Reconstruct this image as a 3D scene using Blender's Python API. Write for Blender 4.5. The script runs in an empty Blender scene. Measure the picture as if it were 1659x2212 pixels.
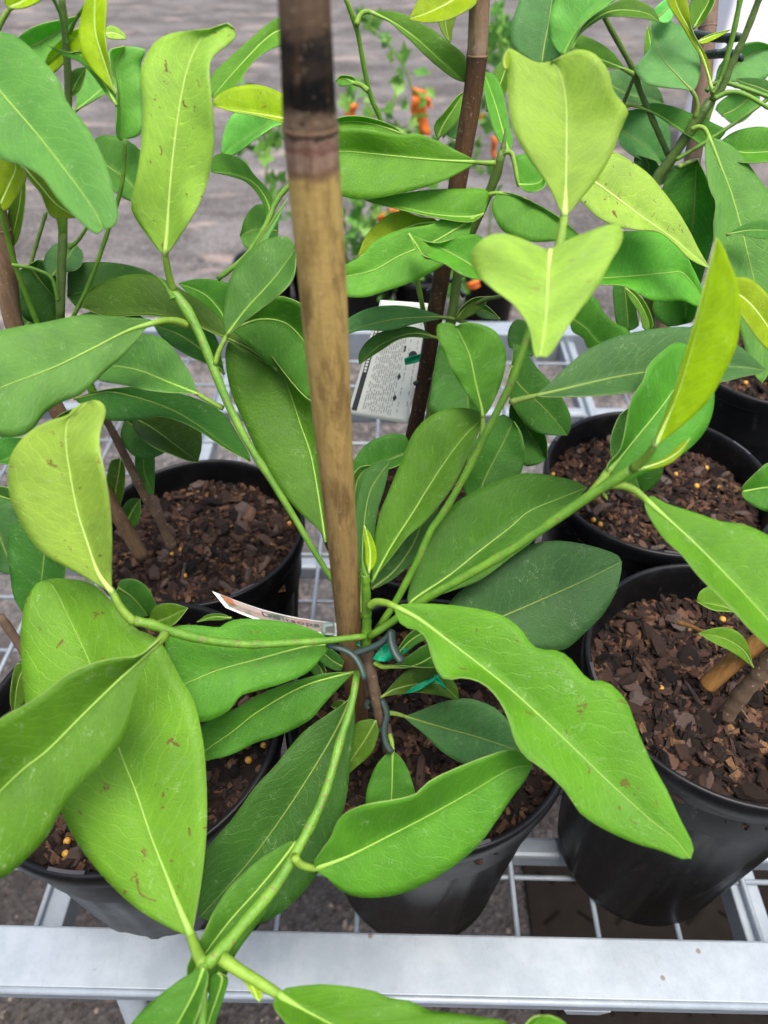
import bpy, bmesh, math, random
from mathutils import Vector, Matrix, noise
random.seed(7)
R_ = math.radians
sc = bpy.context.scene
# ---------------------------------------------------------------- camera, sky, sun, exposure
FPX, CX, CY, TILT, CAMZ = 1560.0, 829.5, 1106.0, R_(43), 1.30
cam = bpy.data.cameras.new('camera'); camo = bpy.data.objects.new('camera', cam)
sc.collection.objects.link(camo); sc.camera = camo
camo.location = (0, 0, CAMZ); camo.rotation_euler = (R_(90) - TILT, 0, 0)
cam.sensor_fit = 'HORIZONTAL'; cam.sensor_width = 36; cam.lens = 36 * FPX / 1659
cam.clip_start = .02; cam.clip_end = 200
cam.dof.use_dof = True; cam.dof.focus_distance = .46; cam.dof.aperture_fstop = cam.lens / 3.5
w = bpy.data.worlds.new('World'); sc.world = w; w.use_nodes = True
nt = w.node_tree; bg = nt.nodes['Background']; sky = nt.nodes.new('ShaderNodeTexSky')
SUN_EL, SUN_ROT = R_(74), R_(150)
sky.sky_type = 'NISHITA'; sky.sun_disc = False; sky.sun_elevation = SUN_EL; sky.sun_rotation = SUN_ROT
sky.air_density = 1.0; sky.dust_density = 6.0; sky.ozone_density = 1.0
nt.links.new(sky.outputs[0], bg.inputs[0]); bg.inputs[1].default_value = .12
sl = bpy.data.lights.new('sun', 'SUN'); sl.energy = 1.5; sl.angle = R_(28); sl.color = (1, .96, .9)
so = bpy.data.objects.new('sun', sl); sc.collection.objects.link(so)
sd = Vector((math.sin(SUN_ROT) * math.cos(SUN_EL), math.cos(SUN_ROT) * math.cos(SUN_EL), math.sin(SUN_EL)))
so.rotation_euler = (-sd).to_track_quat('-Z', 'Y').to_euler()
sc.view_settings.view_transform = 'Standard'; sc.view_settings.look = 'None'
sc.view_settings.exposure = 1.34; sc.view_settings.gamma = 1; sc.view_settings.use_curve_mapping = False

# ---------------------------------------------------------------- helpers
COL = sc.collection
cT, sT = math.cos(TILT), math.sin(TILT)
def P(x, y, z):                      # point seen at photo pixel (x, y) at camera depth z
    X = (x - CX) / FPX * z; U = -(y - CY) / FPX * z
    return Vector((X, z * cT + U * sT, CAMZ - z * sT + U * cT))
def onplane(x, y, h):                # where the line of sight meets the level h
    d = P(x, y, 1) - Vector((0, 0, CAMZ)); t = (h - CAMZ) / d.z
    return Vector((0, 0, CAMZ)) + d * t
def atY(x, y, Y):                    # where it meets the upright plane y = Y
    d = P(x, y, 1) - Vector((0, 0, CAMZ)); return Vector((0, 0, CAMZ)) + d * (Y / d.y)
def S(s):
    return [tuple(float(v) for v in q.split(',')) for q in s.split()]
def thing(name, label, cat, loc=(0, 0, 0), group=None):
    o = bpy.data.objects.new(name, None); COL.objects.link(o); o.location = loc
    o.empty_display_size = .02
    o['label'] = label; o['category'] = cat
    if group: o['group'] = group
    return o
def tag(o, label=None, cat=None, group=None, kind=None):
    for k, v in (('label', label), ('category', cat), ('group', group), ('kind', kind)):
        if v: o[k] = v
    return o
def origin(o):
    v = Vector(o.location)
    while o.parent: o = o.parent; v += o.location
    return v
def obj(name, verts, faces, mat, parent=None, smooth=True, uvs=None, fmat=None, at=None):
    if parent is not None: off = origin(parent)
    else: off = Vector((0, 0, 0))
    loc = Vector(at) - off if at is not None else Vector((0, 0, 0))
    base = off + loc
    me = bpy.data.meshes.new(name)
    me.from_pydata([tuple(Vector(v) - base) for v in verts], [], faces)
    if uvs:
        ul = me.uv_layers.new(name='UVMap')
        for lp in me.loops: ul.data[lp.index].uv = uvs[lp.vertex_index]
    mats = mat if isinstance(mat, (list, tuple)) else [mat]
    for m in mats: me.materials.append(m)
    if fmat:
        for p, i in zip(me.polygons, fmat): p.material_index = i
    if smooth: me.polygons.foreach_set('use_smooth', [True] * len(me.polygons))
    me.update()
    o = bpy.data.objects.new(name, me); COL.objects.link(o); o.location = loc
    if parent is not None: o.parent = parent
    return o
class MB:
    def __init__(s): s.v = []; s.f = []; s.uv = []; s.m = []
    def add(s, v, f, uv=None, m=0):
        b = len(s.v); s.v += [Vector(q) for q in v]; s.f += [tuple(i + b for i in q) for q in f]
        s.uv += uv if uv else [(0, 0)] * len(v); s.m += [m] * len(f)
    def box(s, lo, hi, rot=0, piv=None, m=0):
        x0, y0, z0 = lo; x1, y1, z1 = hi
        v = [(x, y, z) for z in (z0, z1) for x, y in ((x0, y0), (x1, y0), (x1, y1), (x0, y1))]
        s.add(v, [(3, 2, 1, 0), (4, 5, 6, 7), (0, 1, 5, 4), (1, 2, 6, 5), (2, 3, 7, 6), (3, 0, 4, 7)], m=m)
    def tube(s, pts, rad, n=8, vs=None, flat=None, cap=True):
        pts = [Vector(p) for p in pts]; k = len(pts)
        if not hasattr(rad, '__len__'): rad = [rad] * k
        v = []; uv = []; up = None
        for i, p in enumerate(pts):
            t = (pts[min(i + 1, k - 1)] - pts[max(i - 1, 0)]).normalized()
            if up is None: up = t.orthogonal().normalized()
            up = (up - t * up.dot(t)).normalized(); sd = t.cross(up)
            for j in range(n):
                a = 2 * math.pi * j / n
                v.append(p + (up * math.cos(a) + sd * math.sin(a) * (flat or 1)) * rad[i])
                uv.append((j / n, vs[i] if vs else i / max(1, k - 1)))
        f = [(i * n + j, i * n + (j + 1) % n, (i + 1) * n + (j + 1) % n, (i + 1) * n + j) for i in range(k - 1) for j in range(n)]
        if cap: f += [tuple(range(n))[::-1], tuple((k - 1) * n + j for j in range(n))]
        s.add(v, f, uv)
    def lathe(s, prof, c, n=48, fn=None):
        v = []; k = len(prof)
        for r, z in prof:
            for j in range(n):
                a = 2 * math.pi * j / n; rr = fn(r, z, a) if fn else r
                v.append((c[0] + rr * math.cos(a), c[1] + rr * math.sin(a), z))
        s.add(v, [(i * n + j, i * n + (j + 1) % n, (i + 1) * n + (j + 1) % n, (i + 1) * n + j) for i in range(k - 1) for j in range(n)])
    def make(s, name, mat, parent=None, smooth=True, uv=False, at=None):
        return obj(name, s.v, s.f, mat, parent, smooth, s.uv if uv else None, s.m if isinstance(mat, (list, tuple)) else None, at)
def crom(pts, n):                    # Catmull-Rom, resampled evenly by length
    if len(pts) == 2: return [tuple(a + (b - a) * i / (n - 1) for a, b in zip(*pts)) for i in range(n)]
    q = [tuple(2 * a - b for a, b in zip(pts[0], pts[1]))] + list(pts) + [tuple(2 * a - b for a, b in zip(pts[-1], pts[-2]))]
    out = []
    for i in range(1, len(q) - 2):
        p0, p1, p2, p3 = q[i - 1:i + 3]
        d1 = max(1e-6, math.dist(p1, p2)); d0 = max(1e-6, math.dist(p0, p1)); d2 = max(1e-6, math.dist(p2, p3))
        t0 = tuple((c - a) / (d0 + d1) * d1 for a, c in zip(p0, p2)); t1 = tuple((c - a) / (d1 + d2) * d1 for a, c in zip(p1, p3))
        for s in range(12):
            t = s / 12; a = 2 * t**3 - 3 * t**2 + 1; b = t**3 - 2 * t**2 + t; c = -2 * t**3 + 3 * t**2; d = t**3 - t**2
            out.append(tuple(a * w + b * x + c * y + d * z for w, x, y, z in zip(p1, t0, p2, t1)))
    out.append(tuple(pts[-1]))
    L = [0]
    for a, b in zip(out, out[1:]): L.append(L[-1] + math.dist(a, b))
    r = []; j = 0
    for i in range(n):
        t = L[-1] * i / (n - 1)
        while j < len(L) - 2 and L[j + 1] < t: j += 1
        u = (t - L[j]) / max(1e-9, L[j + 1] - L[j]); r.append(tuple(a + (b - a) * u for a, b in zip(out[j], out[j + 1])))
    return r

# ---------------------------------------------------------------- materials
class N:
    def __init__(s, name):
        s.m = bpy.data.materials.new(name); s.m.use_nodes = True; s.t = s.m.node_tree
        s.b = s.t.nodes['Principled BSDF']; s.out = s.t.nodes['Material Output']
    def n(s, typ, **kw):
        o = s.t.nodes.new('ShaderNode' + typ)
        for k, v in kw.items(): setattr(o, k, v)
        return o
    def l(s, a, b): s.t.links.new(a, b)
    def put(s, sock, v):
        if hasattr(v, 'is_output'): s.l(v, sock)
        else: sock.default_value = v
    def math(s, op, a, b=0.0, c=None):
        o = s.n('Math', operation=op); s.put(o.inputs[0], a); s.put(o.inputs[1], b)
        if c is not None: s.put(o.inputs[2], c)
        return o.outputs[0]
    def sm(s, v, lo, hi, a=0.0, b=1.0):
        o = s.n('MapRange', interpolation_type='SMOOTHSTEP'); s.put(o.inputs[0], v)
        for i, q in enumerate((lo, hi, a, b)): s.put(o.inputs[i + 1], q)
        return o.outputs[0]
    def mix(s, f, a, b, blend='MIX'):
        o = s.n('Mix', data_type='RGBA', blend_type=blend); s.put(o.inputs[0], f)
        for i, q in ((6, a), (7, b)): s.put(o.inputs[i], q if hasattr(q, 'is_output') else (*q, 1) if len(q) == 3 else q)
        return o.outputs[2]
    def coord(s, what='Object', scale=(1, 1, 1)):
        c = s.n('TexCoord').outputs[what]; mp = s.n('Mapping'); s.l(c, mp.inputs[0]); mp.inputs['Scale'].default_value = scale
        return mp.outputs[0]
    def noise(s, vec, scale, detail=3.0, rough=.55, dist=0.0):
        o = s.n('TexNoise'); s.l(vec, o.inputs['Vector'])
        for k, v in (('Scale', scale), ('Detail', detail), ('Roughness', rough), ('Distortion', dist)): o.inputs[k].default_value = v
        return o.outputs[0]
    def vor(s, vec, scale, feature='F1', out=0):
        o = s.n('TexVoronoi', feature=feature); s.l(vec, o.inputs['Vector']); o.inputs['Scale'].default_value = scale
        return o.outputs[out]
    def ramp(s, f, stops, interp='LINEAR'):
        o = s.n('ValToRGB'); s.put(o.inputs[0], f); e = o.color_ramp.elements; o.color_ramp.interpolation = interp
        while len(e) < len(stops): e.new(.5)
        for k, (p, c) in zip(e, stops): k.position = p; k.color = (*c, 1)
        return o.outputs[0]
    def bump(s, h, strength=.3, dist=.001):
        o = s.n('Bump'); s.l(h, o.inputs['Height']); o.inputs['Strength'].default_value = strength; o.inputs['Distance'].default_value = dist
        s.l(o.outputs[0], s.b.inputs['Normal']); return o.outputs[0]
    def set(s, **kw):
        for k, v in kw.items():
            k = {'base': 'Base Color', 'rough': 'Roughness', 'metal': 'Metallic', 'spec': 'Specular IOR Level', 'coat': 'Coat Weight'}[k]
            s.put(s.b.inputs[k], (*v, 1) if isinstance(v, tuple) and len(v) == 3 else v)
        return s.m

def leaf_material():
    k = N('leaf_blade'); oi = k.n('ObjectInfo'); col = oi.outputs['Color']; rnd = oi.outputs['Random']; spots = oi.outputs['Alpha']
    uv = k.n('TexCoord').outputs['UV']; sp = k.n('SeparateXYZ'); k.l(uv, sp.inputs[0]); u, v = sp.outputs[0], sp.outputs[1]
    au = k.math('ABSOLUTE', k.math('MULTIPLY_ADD', u, 2.0, -1.0))
    cmb = k.n('CombineXYZ'); k.put(cmb.inputs[0], u); k.put(cmb.inputs[1], k.math('MULTIPLY', v, 3.0)); k.put(cmb.inputs[2], k.math('MULTIPLY', rnd, 37.0))
    lv = cmb.outputs[0]
    wob = k.noise(lv, 3.0, 2)
    x = k.math('ADD', k.math('MULTIPLY_ADD', v, 19.0, k.math('MULTIPLY', k.math('POWER', au, 1.3), -3.6)), k.math('MULTIPLY', wob, 2.6))
    tri = k.math('ABSOLUTE', k.math('SUBTRACT', k.math('FRACT', x), .5))
    vein = k.sm(tri, 0.0, .07, 1.0, 0.0)
    x2 = k.math('ADD', k.math('MULTIPLY_ADD', v, 64.0, k.math('MULTIPLY', au, -9.0)), k.math('MULTIPLY', wob, 9.0))
    vein2 = k.sm(k.math('ABSOLUTE', k.math('SUBTRACT', k.math('FRACT', x2), .5)), 0.0, .2, 1.0, 0.0)
    net = k.sm(k.vor(lv, 26.0, 'DISTANCE_TO_EDGE'), 0.0, .10, 1.0, 0.0)
    big = k.noise(lv, 2.2, 4, .6); grain = k.noise(lv, 60.0, 3, .7); mott = k.noise(lv, 9.0, 4, .65)
    hsv = k.n('HueSaturation'); k.l(col, hsv.inputs['Color']); k.put(hsv.inputs['Hue'], k.math('MULTIPLY_ADD', rnd, .012, .494)); k.put(hsv.inputs['Value'], k.math('MULTIPLY_ADD', rnd, .22, .9))
    c0 = hsv.outputs[0]
    dk = k.mix(1.0, c0, (.86, .88, .88), 'MULTIPLY'); lt = k.mix(1.0, c0, (1.12, 1.08, 1.0), 'MULTIPLY')
    c = k.mix(k.sm(big, .32, .68), dk, lt)
    c = k.mix(k.math('MULTIPLY', k.sm(mott, .5, .68), .3), c, lt)
    c = k.mix(k.math('MULTIPLY', k.sm(grain, .45, .75), .3), c, dk)
    c = k.mix(k.math('MULTIPLY', vein, .32), c, k.mix(.18, k.mix(1.0, c0, (1.75, 1.55, 1.6), 'MULTIPLY'), (.42, .5, .14)))
    c = k.mix(k.math('MULTIPLY', k.math('MAXIMUM', net, k.math('MULTIPLY', vein2, .5)), .13), c, k.mix(.4, c0, (.4, .5, .2)))
    # dried water marks and squiggly traces on the cuticle
    sq = k.sm(k.math('ABSOLUTE', k.math('SUBTRACT', k.noise(lv, 7.0, 3, .6, .6), .5)), .004, .013, 1.0, 0.0)
    sq = k.math('MULTIPLY', sq, k.sm(k.noise(lv, 4.5, 2), .55, .66))
    c = k.mix(k.math('MULTIPLY', sq, .3), c, (.55, .66, .42))
    film = k.math('MULTIPLY', k.sm(k.noise(lv, 3.1, 5, .65), .54, .76), .07)
    c = k.mix(film, c, (.42, .52, .36))
    # rust brown scars
    rs = k.math('MULTIPLY', k.sm(k.noise(lv, 6.5, 4, .6, .8), .645, .675), spots)
    c = k.mix(k.math('MULTIPLY', rs, .85), c, (.17, .045, .025))
    tiny = k.math('MULTIPLY', k.sm(k.vor(lv, 9.0), .05, .075, 1.0, 0.0), k.sm(k.noise(lv, 5.0, 2), .6, .64))
    c = k.mix(k.math('MULTIPLY', tiny, .7), c, (.09, .06, .03))
    h = k.math('ADD', k.math('MULTIPLY', vein, -.7), k.math('ADD', k.math('MULTIPLY', net, -.35), k.math('ADD', k.math('MULTIPLY', mott, 1.2), k.math('MULTIPLY', grain, .5))))
    nb = k.bump(h, .32, .0012)
    k.set(base=c, rough=k.math('MULTIPLY_ADD', mott, .22, .33), spec=.26)
    tr = k.n('BsdfTranslucent'); k.l(k.mix(1.0, c, (1.2, 1.5, .3), 'MULTIPLY'), tr.inputs['Color']); k.l(nb, tr.inputs['Normal'])
    ms = k.n('MixShader'); ms.inputs[0].default_value = .48
    k.l(k.b.outputs[0], ms.inputs[1]); k.l(tr.outputs[0], ms.inputs[2]); k.l(ms.outputs[0], k.out.inputs[0])
    return k.m
def stem_material(name, c1, c2, spot, spotscale=140, thr=.16, streak=1.0, rough=.5):
    k = N(name); v = k.coord(); a = k.noise(v, 60, 4, .65); b = k.noise(k.coord('UV', (6, 30, 1)), 3, 4)
    c = k.mix(k.sm(a, .35, .65), c1, c2); c = k.mix(k.math('MULTIPLY', k.sm(b, .5, .75), .4 * streak), c, tuple(q * .6 for q in c1))
    if spot:
        s_ = k.sm(k.vor(v, spotscale), thr, thr + .06, 1.0, 0.0); c = k.mix(k.math('MULTIPLY', s_, .8), c, spot)
    k.bump(k.math('ADD', a, b), .5, .001); return k.set(base=c, rough=rough)
def bamboo_material(name, stops, dark):
    k = N(name); uv = k.coord('UV'); sp = k.n('SeparateXYZ'); k.l(uv, sp.inputs[0])
    wv = k.noise(k.coord('UV', (5, 40, 1)), 1.4, 5, .6)
    vv = k.math('ADD', sp.outputs[1], k.math('MULTIPLY_ADD', wv, .06, -.03))
    base = k.ramp(vv, stops)
    o = k.coord('Object', (1, 1, .12)); st = k.noise(o, 330, 4, .65); bl = k.noise(k.coord('Object', (1, 1, .25)), 110, 5, .65, .4)
    c = k.mix(k.math('MULTIPLY', k.sm(st, .4, .7), .45), base, k.mix(1.0, base, (.5, .46, .42), 'MULTIPLY'))
    c = k.mix(k.math('MULTIPLY', k.sm(bl, .47, .64), .62), c, dark)
    fl = k.noise(k.coord(), 420, 3, .7); c = k.mix(k.math('MULTIPLY', k.sm(fl, .6, .72), .35), c, (.42, .33, .2))
    k.bump(k.math('ADD', st, fl), .4, .0008); return k.set(base=c, rough=.65, spec=.1)
def galv():
    k = N('galvanised_steel'); v = k.coord(); sp = k.vor(v, 75, 'F1', 1); sc_ = k.n('SeparateColor'); k.l(sp, sc_.inputs[0])
    n1 = k.noise(v, 22, 6, .7); n2 = k.noise(k.coord('Object', (1, .25, 1)), 260, 3, .6); n3 = k.noise(v, 7, 4, .6)
    c = k.mix(k.math('MULTIPLY', sc_.outputs[0], .25), (.205, .242, .276), (.255, .294, .33))
    c = k.mix(k.sm(n1, .35, .7), c, (.27, .31, .345)); c = k.mix(k.math('MULTIPLY', k.sm(n3, .52, .72), .3), c, (.25, .27, .285))
    c = k.mix(k.math('MULTIPLY', k.sm(n2, .63, .7), .3), c, (.2, .205, .2))
    dirt = k.noise(v, 75, 5, .75); c = k.mix(k.math('MULTIPLY', k.sm(dirt, .64, .72), .55), c, (.16, .14, .105)); spk = k.sm(k.vor(v, 33), .045, .075, 1.0, 0.0); c = k.mix(k.math('MULTIPLY', spk, .7), c, (.09, .055, .035))
    k.bump(k.math('ADD', n1, k.math('MULTIPLY', n2, .4)), .35, .0012)
    return k.set(base=c, metal=.25, rough=k.math('MULTIPLY_ADD', n1, .3, .36))
def pot_plastic():
    k = N('black_pot_plastic'); v = k.coord(); n1 = k.noise(v, 30, 6, .7); n2 = k.noise(k.coord('Object', (1, 1, .2)), 210, 4, .7)
    c = k.mix(k.sm(n1, .45, .75), (.004, .0043, .005), (.009, .0093, .0097)); c = k.mix(k.math('MULTIPLY', k.sm(n2, .6, .75), .5), c, (.06, .057, .052))
    k.bump(n2, .12, .0006); return k.set(base=c, rough=k.math('MULTIPLY_ADD', n1, .3, .24), spec=.2)
def rand_mat(name, stops, island=False, rough=.85, sc_=300):
    k = N(name)
    r = k.n('NewGeometry').outputs['Random Per Island'] if island else k.n('ObjectInfo').outputs['Random']
    c = k.ramp(r, stops); v = k.coord(); n1 = k.noise(k.coord('Object', (1, .35, 1)), sc_, 4, .7)
    c = k.mix(k.sm(n1, .35, .7), k.mix(1.0, c, (.5, .48, .46), 'MULTIPLY'), k.mix(1.0, c, (1.25, 1.2, 1.15), 'MULTIPLY'))
    k.bump(n1, .8, .002); return k.set(base=c, rough=rough, spec=.3)
def plain(name, c, rough=.5, spec=.4, var=.25, scale=60, trans=0):
    k = N(name); n1 = k.noise(k.coord(), scale, 4, .6)
    cc = k.mix(n1, tuple(q * (1 - var) for q in c), tuple(min(1, q * (1 + var)) for q in c)); k.bump(n1, .15, .001)
    k.set(base=cc, rough=rough, spec=spec)
    if trans:
        tr = k.n('BsdfTranslucent'); k.l(cc, tr.inputs[0]); ms = k.n('MixShader'); ms.inputs[0].default_value = trans
        k.l(k.b.outputs[0], ms.inputs[1]); k.l(tr.outputs[0], ms.inputs[2]); k.l(ms.outputs[0], k.out.inputs[0])
    return k.m
def ground_mat():
    k = N('compacted_gravel'); v = k.coord(); a = k.noise(k.coord('Object', (.8, 1.15, 1)), 2.6, 6, .62, .5); b = k.noise(v, 19, 6, .7); g = k.vor(v, 130, 'F1', 1)
    s_ = k.n('SeparateColor'); k.l(g, s_.inputs[0])
    c = k.mix(k.sm(a, .36, .66), (.058, .055, .054), (.175, .168, .166)); c = k.mix(k.math('MULTIPLY', k.sm(b, .4, .7), .5), c, (.105, .088, .082))
    c = k.mix(k.math('MULTIPLY', k.sm(s_.outputs[0], .55, 1), .5), c, (.34, .31, .29)); c = k.mix(k.math('MULTIPLY', k.sm(s_.outputs[1], .6, 1), .55), c, (.05, .042, .04))
    shade_xyz = k.n('SeparateXYZ'); k.l(v, shade_xyz.inputs[0]); c = k.mix(k.sm(shade_xyz.outputs[1], .5, 1.7, .78, 0.0), c, (.03, .025, .022))  # shade under the trolley painted into the gravel colour, fading out beyond it
    p = k.noise(k.coord('Object', (.65, 1.35, 1)), 3.4, 3); c = k.mix(k.math('MULTIPLY', k.sm(p, .58, .68), .6), c, (.36, .29, .25))
    k.bump(k.math('ADD', k.math('MULTIPLY', k.vor(v, 130), 1.0), b), .8, .012); return k.set(base=c, rough=.9, spec=.25)
M_LEAF = leaf_material()
M_EDGE = plain('leaf_margin', (.2, .29, .07), .5, .3)
M_RIB = plain('midrib', (.2, .35, .05), .5, .35, .2, 90)
M_RIBL = plain('pale_midrib', (.40, .57, .14), .45, .3, .12, 90)
M_RIBD = plain('midrib_olive', (.15, .23, .04), .5, .3, .2, 90)
M_GREEN = stem_material('green_stem', (.07, .185, .009), (.12, .26, .016), (.17, .10, .05), 240, .17)
M_DKSTEM = stem_material('dark_green_stem', (.06, .11, .018), (.1, .17, .025), (.1, .08, .04), 150, .1)
M_BARK = stem_material('brown_bark', (.075, .046, .026), (.13, .085, .05), (.3, .22, .15), 170, .12, 1.6, .8)
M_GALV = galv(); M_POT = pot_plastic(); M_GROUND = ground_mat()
BK = [(0, (.008, .005, .004)), (.28, (.024, .014, .010)), (.5, (.055, .031, .022)), (.72, (.10, .056, .040)), (.88, (.15, .118, .108)), (1, (.20, .10, .055))]
M_CHIP = rand_mat('bark_chip', BK); M_CRUMB = rand_mat('bark_crumb', [(0, (.007, .0045, .0035)), (.5, (.03, .0155, .010)), (.85, (.085, .042, .025)), (1, (.17, .10, .05))], True)
M_SOIL = plain('potting_mix', (.011, .007, .0055), .95, .2, .6, 220)
M_PELLET = plain('fertiliser_coat', (.46, .24, .03), .5, .5, .2, 300)
M_CLIP = plain('green_grey_plastic', (.028, .048, .042), .45, .4, .25, 240)
M_CLIPL = plain('pale_clasp_plastic', (.16, .23, .2), .45, .4, .2, 240)
M_TAPE = plain('green_tape', (.0, .42, .2), .4, .4, .2, 80, .35)
M_ORANGE = plain('orange_ribbon', (.85, .22, .04), .5, .3, .15, 30, .3)
M_PAPER = plain('tag_paper', (.72, .73, .68), .4, .4, .05, 60)
M_INK = plain('tag_ink', (.045, .045, .05), .5, .3); M_INKG = plain('faint_tag_ink', (.4, .4, .4), .5, .3)
M_WHITE = plain('white_paint', (.84, .84, .86), .45, .4, .04, 4)

# ---------------------------------------------------------------- ground
GND = [(-14, -6), (14, -6), (14, 22), (-14, 22)]
gv = []; gf = []; nx, ny = 57, 57
for j in range(ny):
    for i in range(nx):
        x = -14 + 28 * i / (nx - 1); y = -6 + 28 * j / (ny - 1); gv.append((x, y, .02 * noise.noise(Vector((x * .7, y * .7, 0))) - .01))
for j in range(ny - 1):
    for i in range(nx - 1): a = j * nx + i; gf.append((a, a + 1, a + nx + 1, a + nx))
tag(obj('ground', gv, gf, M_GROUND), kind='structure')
far = MB(); far.add([(-160, -160, -.06), (160, -160, -.06), (160, 160, -.06), (-160, 160, -.06)], [(0, 1, 2, 3)])
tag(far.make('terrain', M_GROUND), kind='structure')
def rock(r, fl=.6, n=7):
    v = []; f = []
    for zi, (zz, q) in enumerate(((-.5, .75), (.1, 1), (.5, .72))):
        for j in range(n):
            a = 2 * math.pi * (j + random.uniform(-.25, .25)) / n; k = q * random.uniform(.8, 1.15)
            v.append((r * k * math.cos(a), r * k * math.sin(a) * .75, r * fl * (zz + random.uniform(-.1, .1))))
    for i in range(2):
        for j in range(n): f.append((i * n + j, i * n + (j + 1) % n, (i + 1) * n + (j + 1) % n, (i + 1) * n + j))
    f += [tuple(range(n))[::-1], tuple(2 * n + j for j in range(n))]
    return v, f
pb = MB()
for i in range(2600):
    x = random.uniform(-.75, .75); y = random.uniform(.05, 1.15); r = random.choice((.003, .004, .005, .006, .008)) * random.uniform(.7, 1.3)
    v, f = rock(r, .7, 5); a = random.uniform(0, 6.3); ca, sa = math.cos(a), math.sin(a); z = .02 * noise.noise(Vector((x * .7, y * .7, 0))) - .01
    pb.add([(x + p[0] * ca - p[1] * sa, y + p[0] * sa + p[1] * ca, z + p[2] * .8 + r * .2) for p in v], f)
M_PEB = rand_mat('gravel_stone', [(0, (.018, .015, .013)), (.5, (.045, .037, .033)), (.85, (.10, .083, .075)), (1, (.26, .22, .19))], True, .85, 200)
tag(pb.make('gravel', M_PEB, smooth=False), kind='stuff')

# ---------------------------------------------------------------- galvanised trolley
DECK = CAMZ - .705
trl = thing('plant_trolley', 'galvanised steel mesh-deck trolley carrying the potted shrubs', 'trolley', (0, .65, 0))
trl.rotation_euler.z = R_(-1.1)
def tb(name, lo, hi, bev=.0015, extra=None):
    m = MB(); m.box(lo, hi)
    if extra: m.box(*extra)
    o = m.make(name, M_GALV, smooth=False); o.parent = trl; o.location = (0, -.65, 0)
    b = o.modifiers.new('bevel', 'BEVEL'); b.width = bev; b.segments = 2; return o
RT = CAMZ - .596
# front rail: folded top flange, bright rolled edge, vertical lip with a tab
tb('front_rail', (-.75, .1395, RT - .004), (.75, .1800, RT), .0018)
m = MB(); m.tube([(-.75, .1387, RT - .0022), (.75, .1387, RT - .0022)], .0028, 10); o = m.make('rolled_edge', M_GALV); o.parent = trl; o.location = (0, -.65, 0)
tb('rail_lip', (-.75, .1405, RT - .032), (.75, .1435, RT - .0045))
m = MB()
x0 = .142; zz = RT - .0325
m.add([(x0, .1402, zz), (x0 + .034, .1402, zz), (x0 + .027, .1402, zz - .009), (x0 + .0035, .1402, zz - .009), (x0, .1438, zz), (x0 + .034, .1438, zz), (x0 + .027, .1438, zz - .009), (x0 + .0035, .1438, zz - .009)],
      [(0, 3, 2, 1), (4, 5, 6, 7), (0, 1, 5, 4), (1, 2, 6, 5), (2, 3, 7, 6), (3, 0, 4, 7)])
o = m.make('hanging_tab', M_GALV, smooth=False); o.parent = trl; o.location = (0, -.65, 0)
tb('rear_rail', (-.75, 1.253, CAMZ - .755), (.75, 1.303, CAMZ - .697))
for yy in (.293, .663, 1.024): tb('cross_bar', (-.74, yy - .010, DECK - .032), (.74, yy + .010, DECK - .007), .004)
for xx in (-.293, .342): tb('side_bar', (xx - .013, .19, DECK - .034), (xx + .013, 1.253, DECK - .0065))
m = MB(); m.tube([(-.186, .1605, RT - .006), (-.235, .152, .33), (-.29, .146, -.02)], .0105, 16); o = m.make('leg', M_GALV); o.parent = trl; o.location = (0, -.65, 0)
for xx, yy in ((.7, .1625), (-.7, 1.28), (.7, 1.28), (-.7, .1625)):
    m = MB(); m.tube([(xx, yy, -.02), (xx, yy, .3), (xx, yy, DECK + (RT - DECK - .006 if yy < .5 else -.05))], .0105, 16); o = m.make('leg', M_GALV); o.parent = trl; o.location = (0, -.65, 0)
xx = .126 - .071 * 12
while xx < .75:
    m = MB(); m.tube([(xx, .192, DECK), (xx, .5, DECK), (xx, 1.25, DECK)], .0024, 8); o = m.make('deck_wire', M_GALV); o.parent = trl; o.location = (0, -.65, 0); xx += .071
yy = .263
while yy < 1.24:
    m = MB(); m.tube([(-.74, yy, DECK - .0046), (.74, yy, DECK - .0046)], .0024, 8); o = m.make('deck_wire', M_GALV); o.parent = trl; o.location = (0, -.65, 0); yy += .0823

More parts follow.
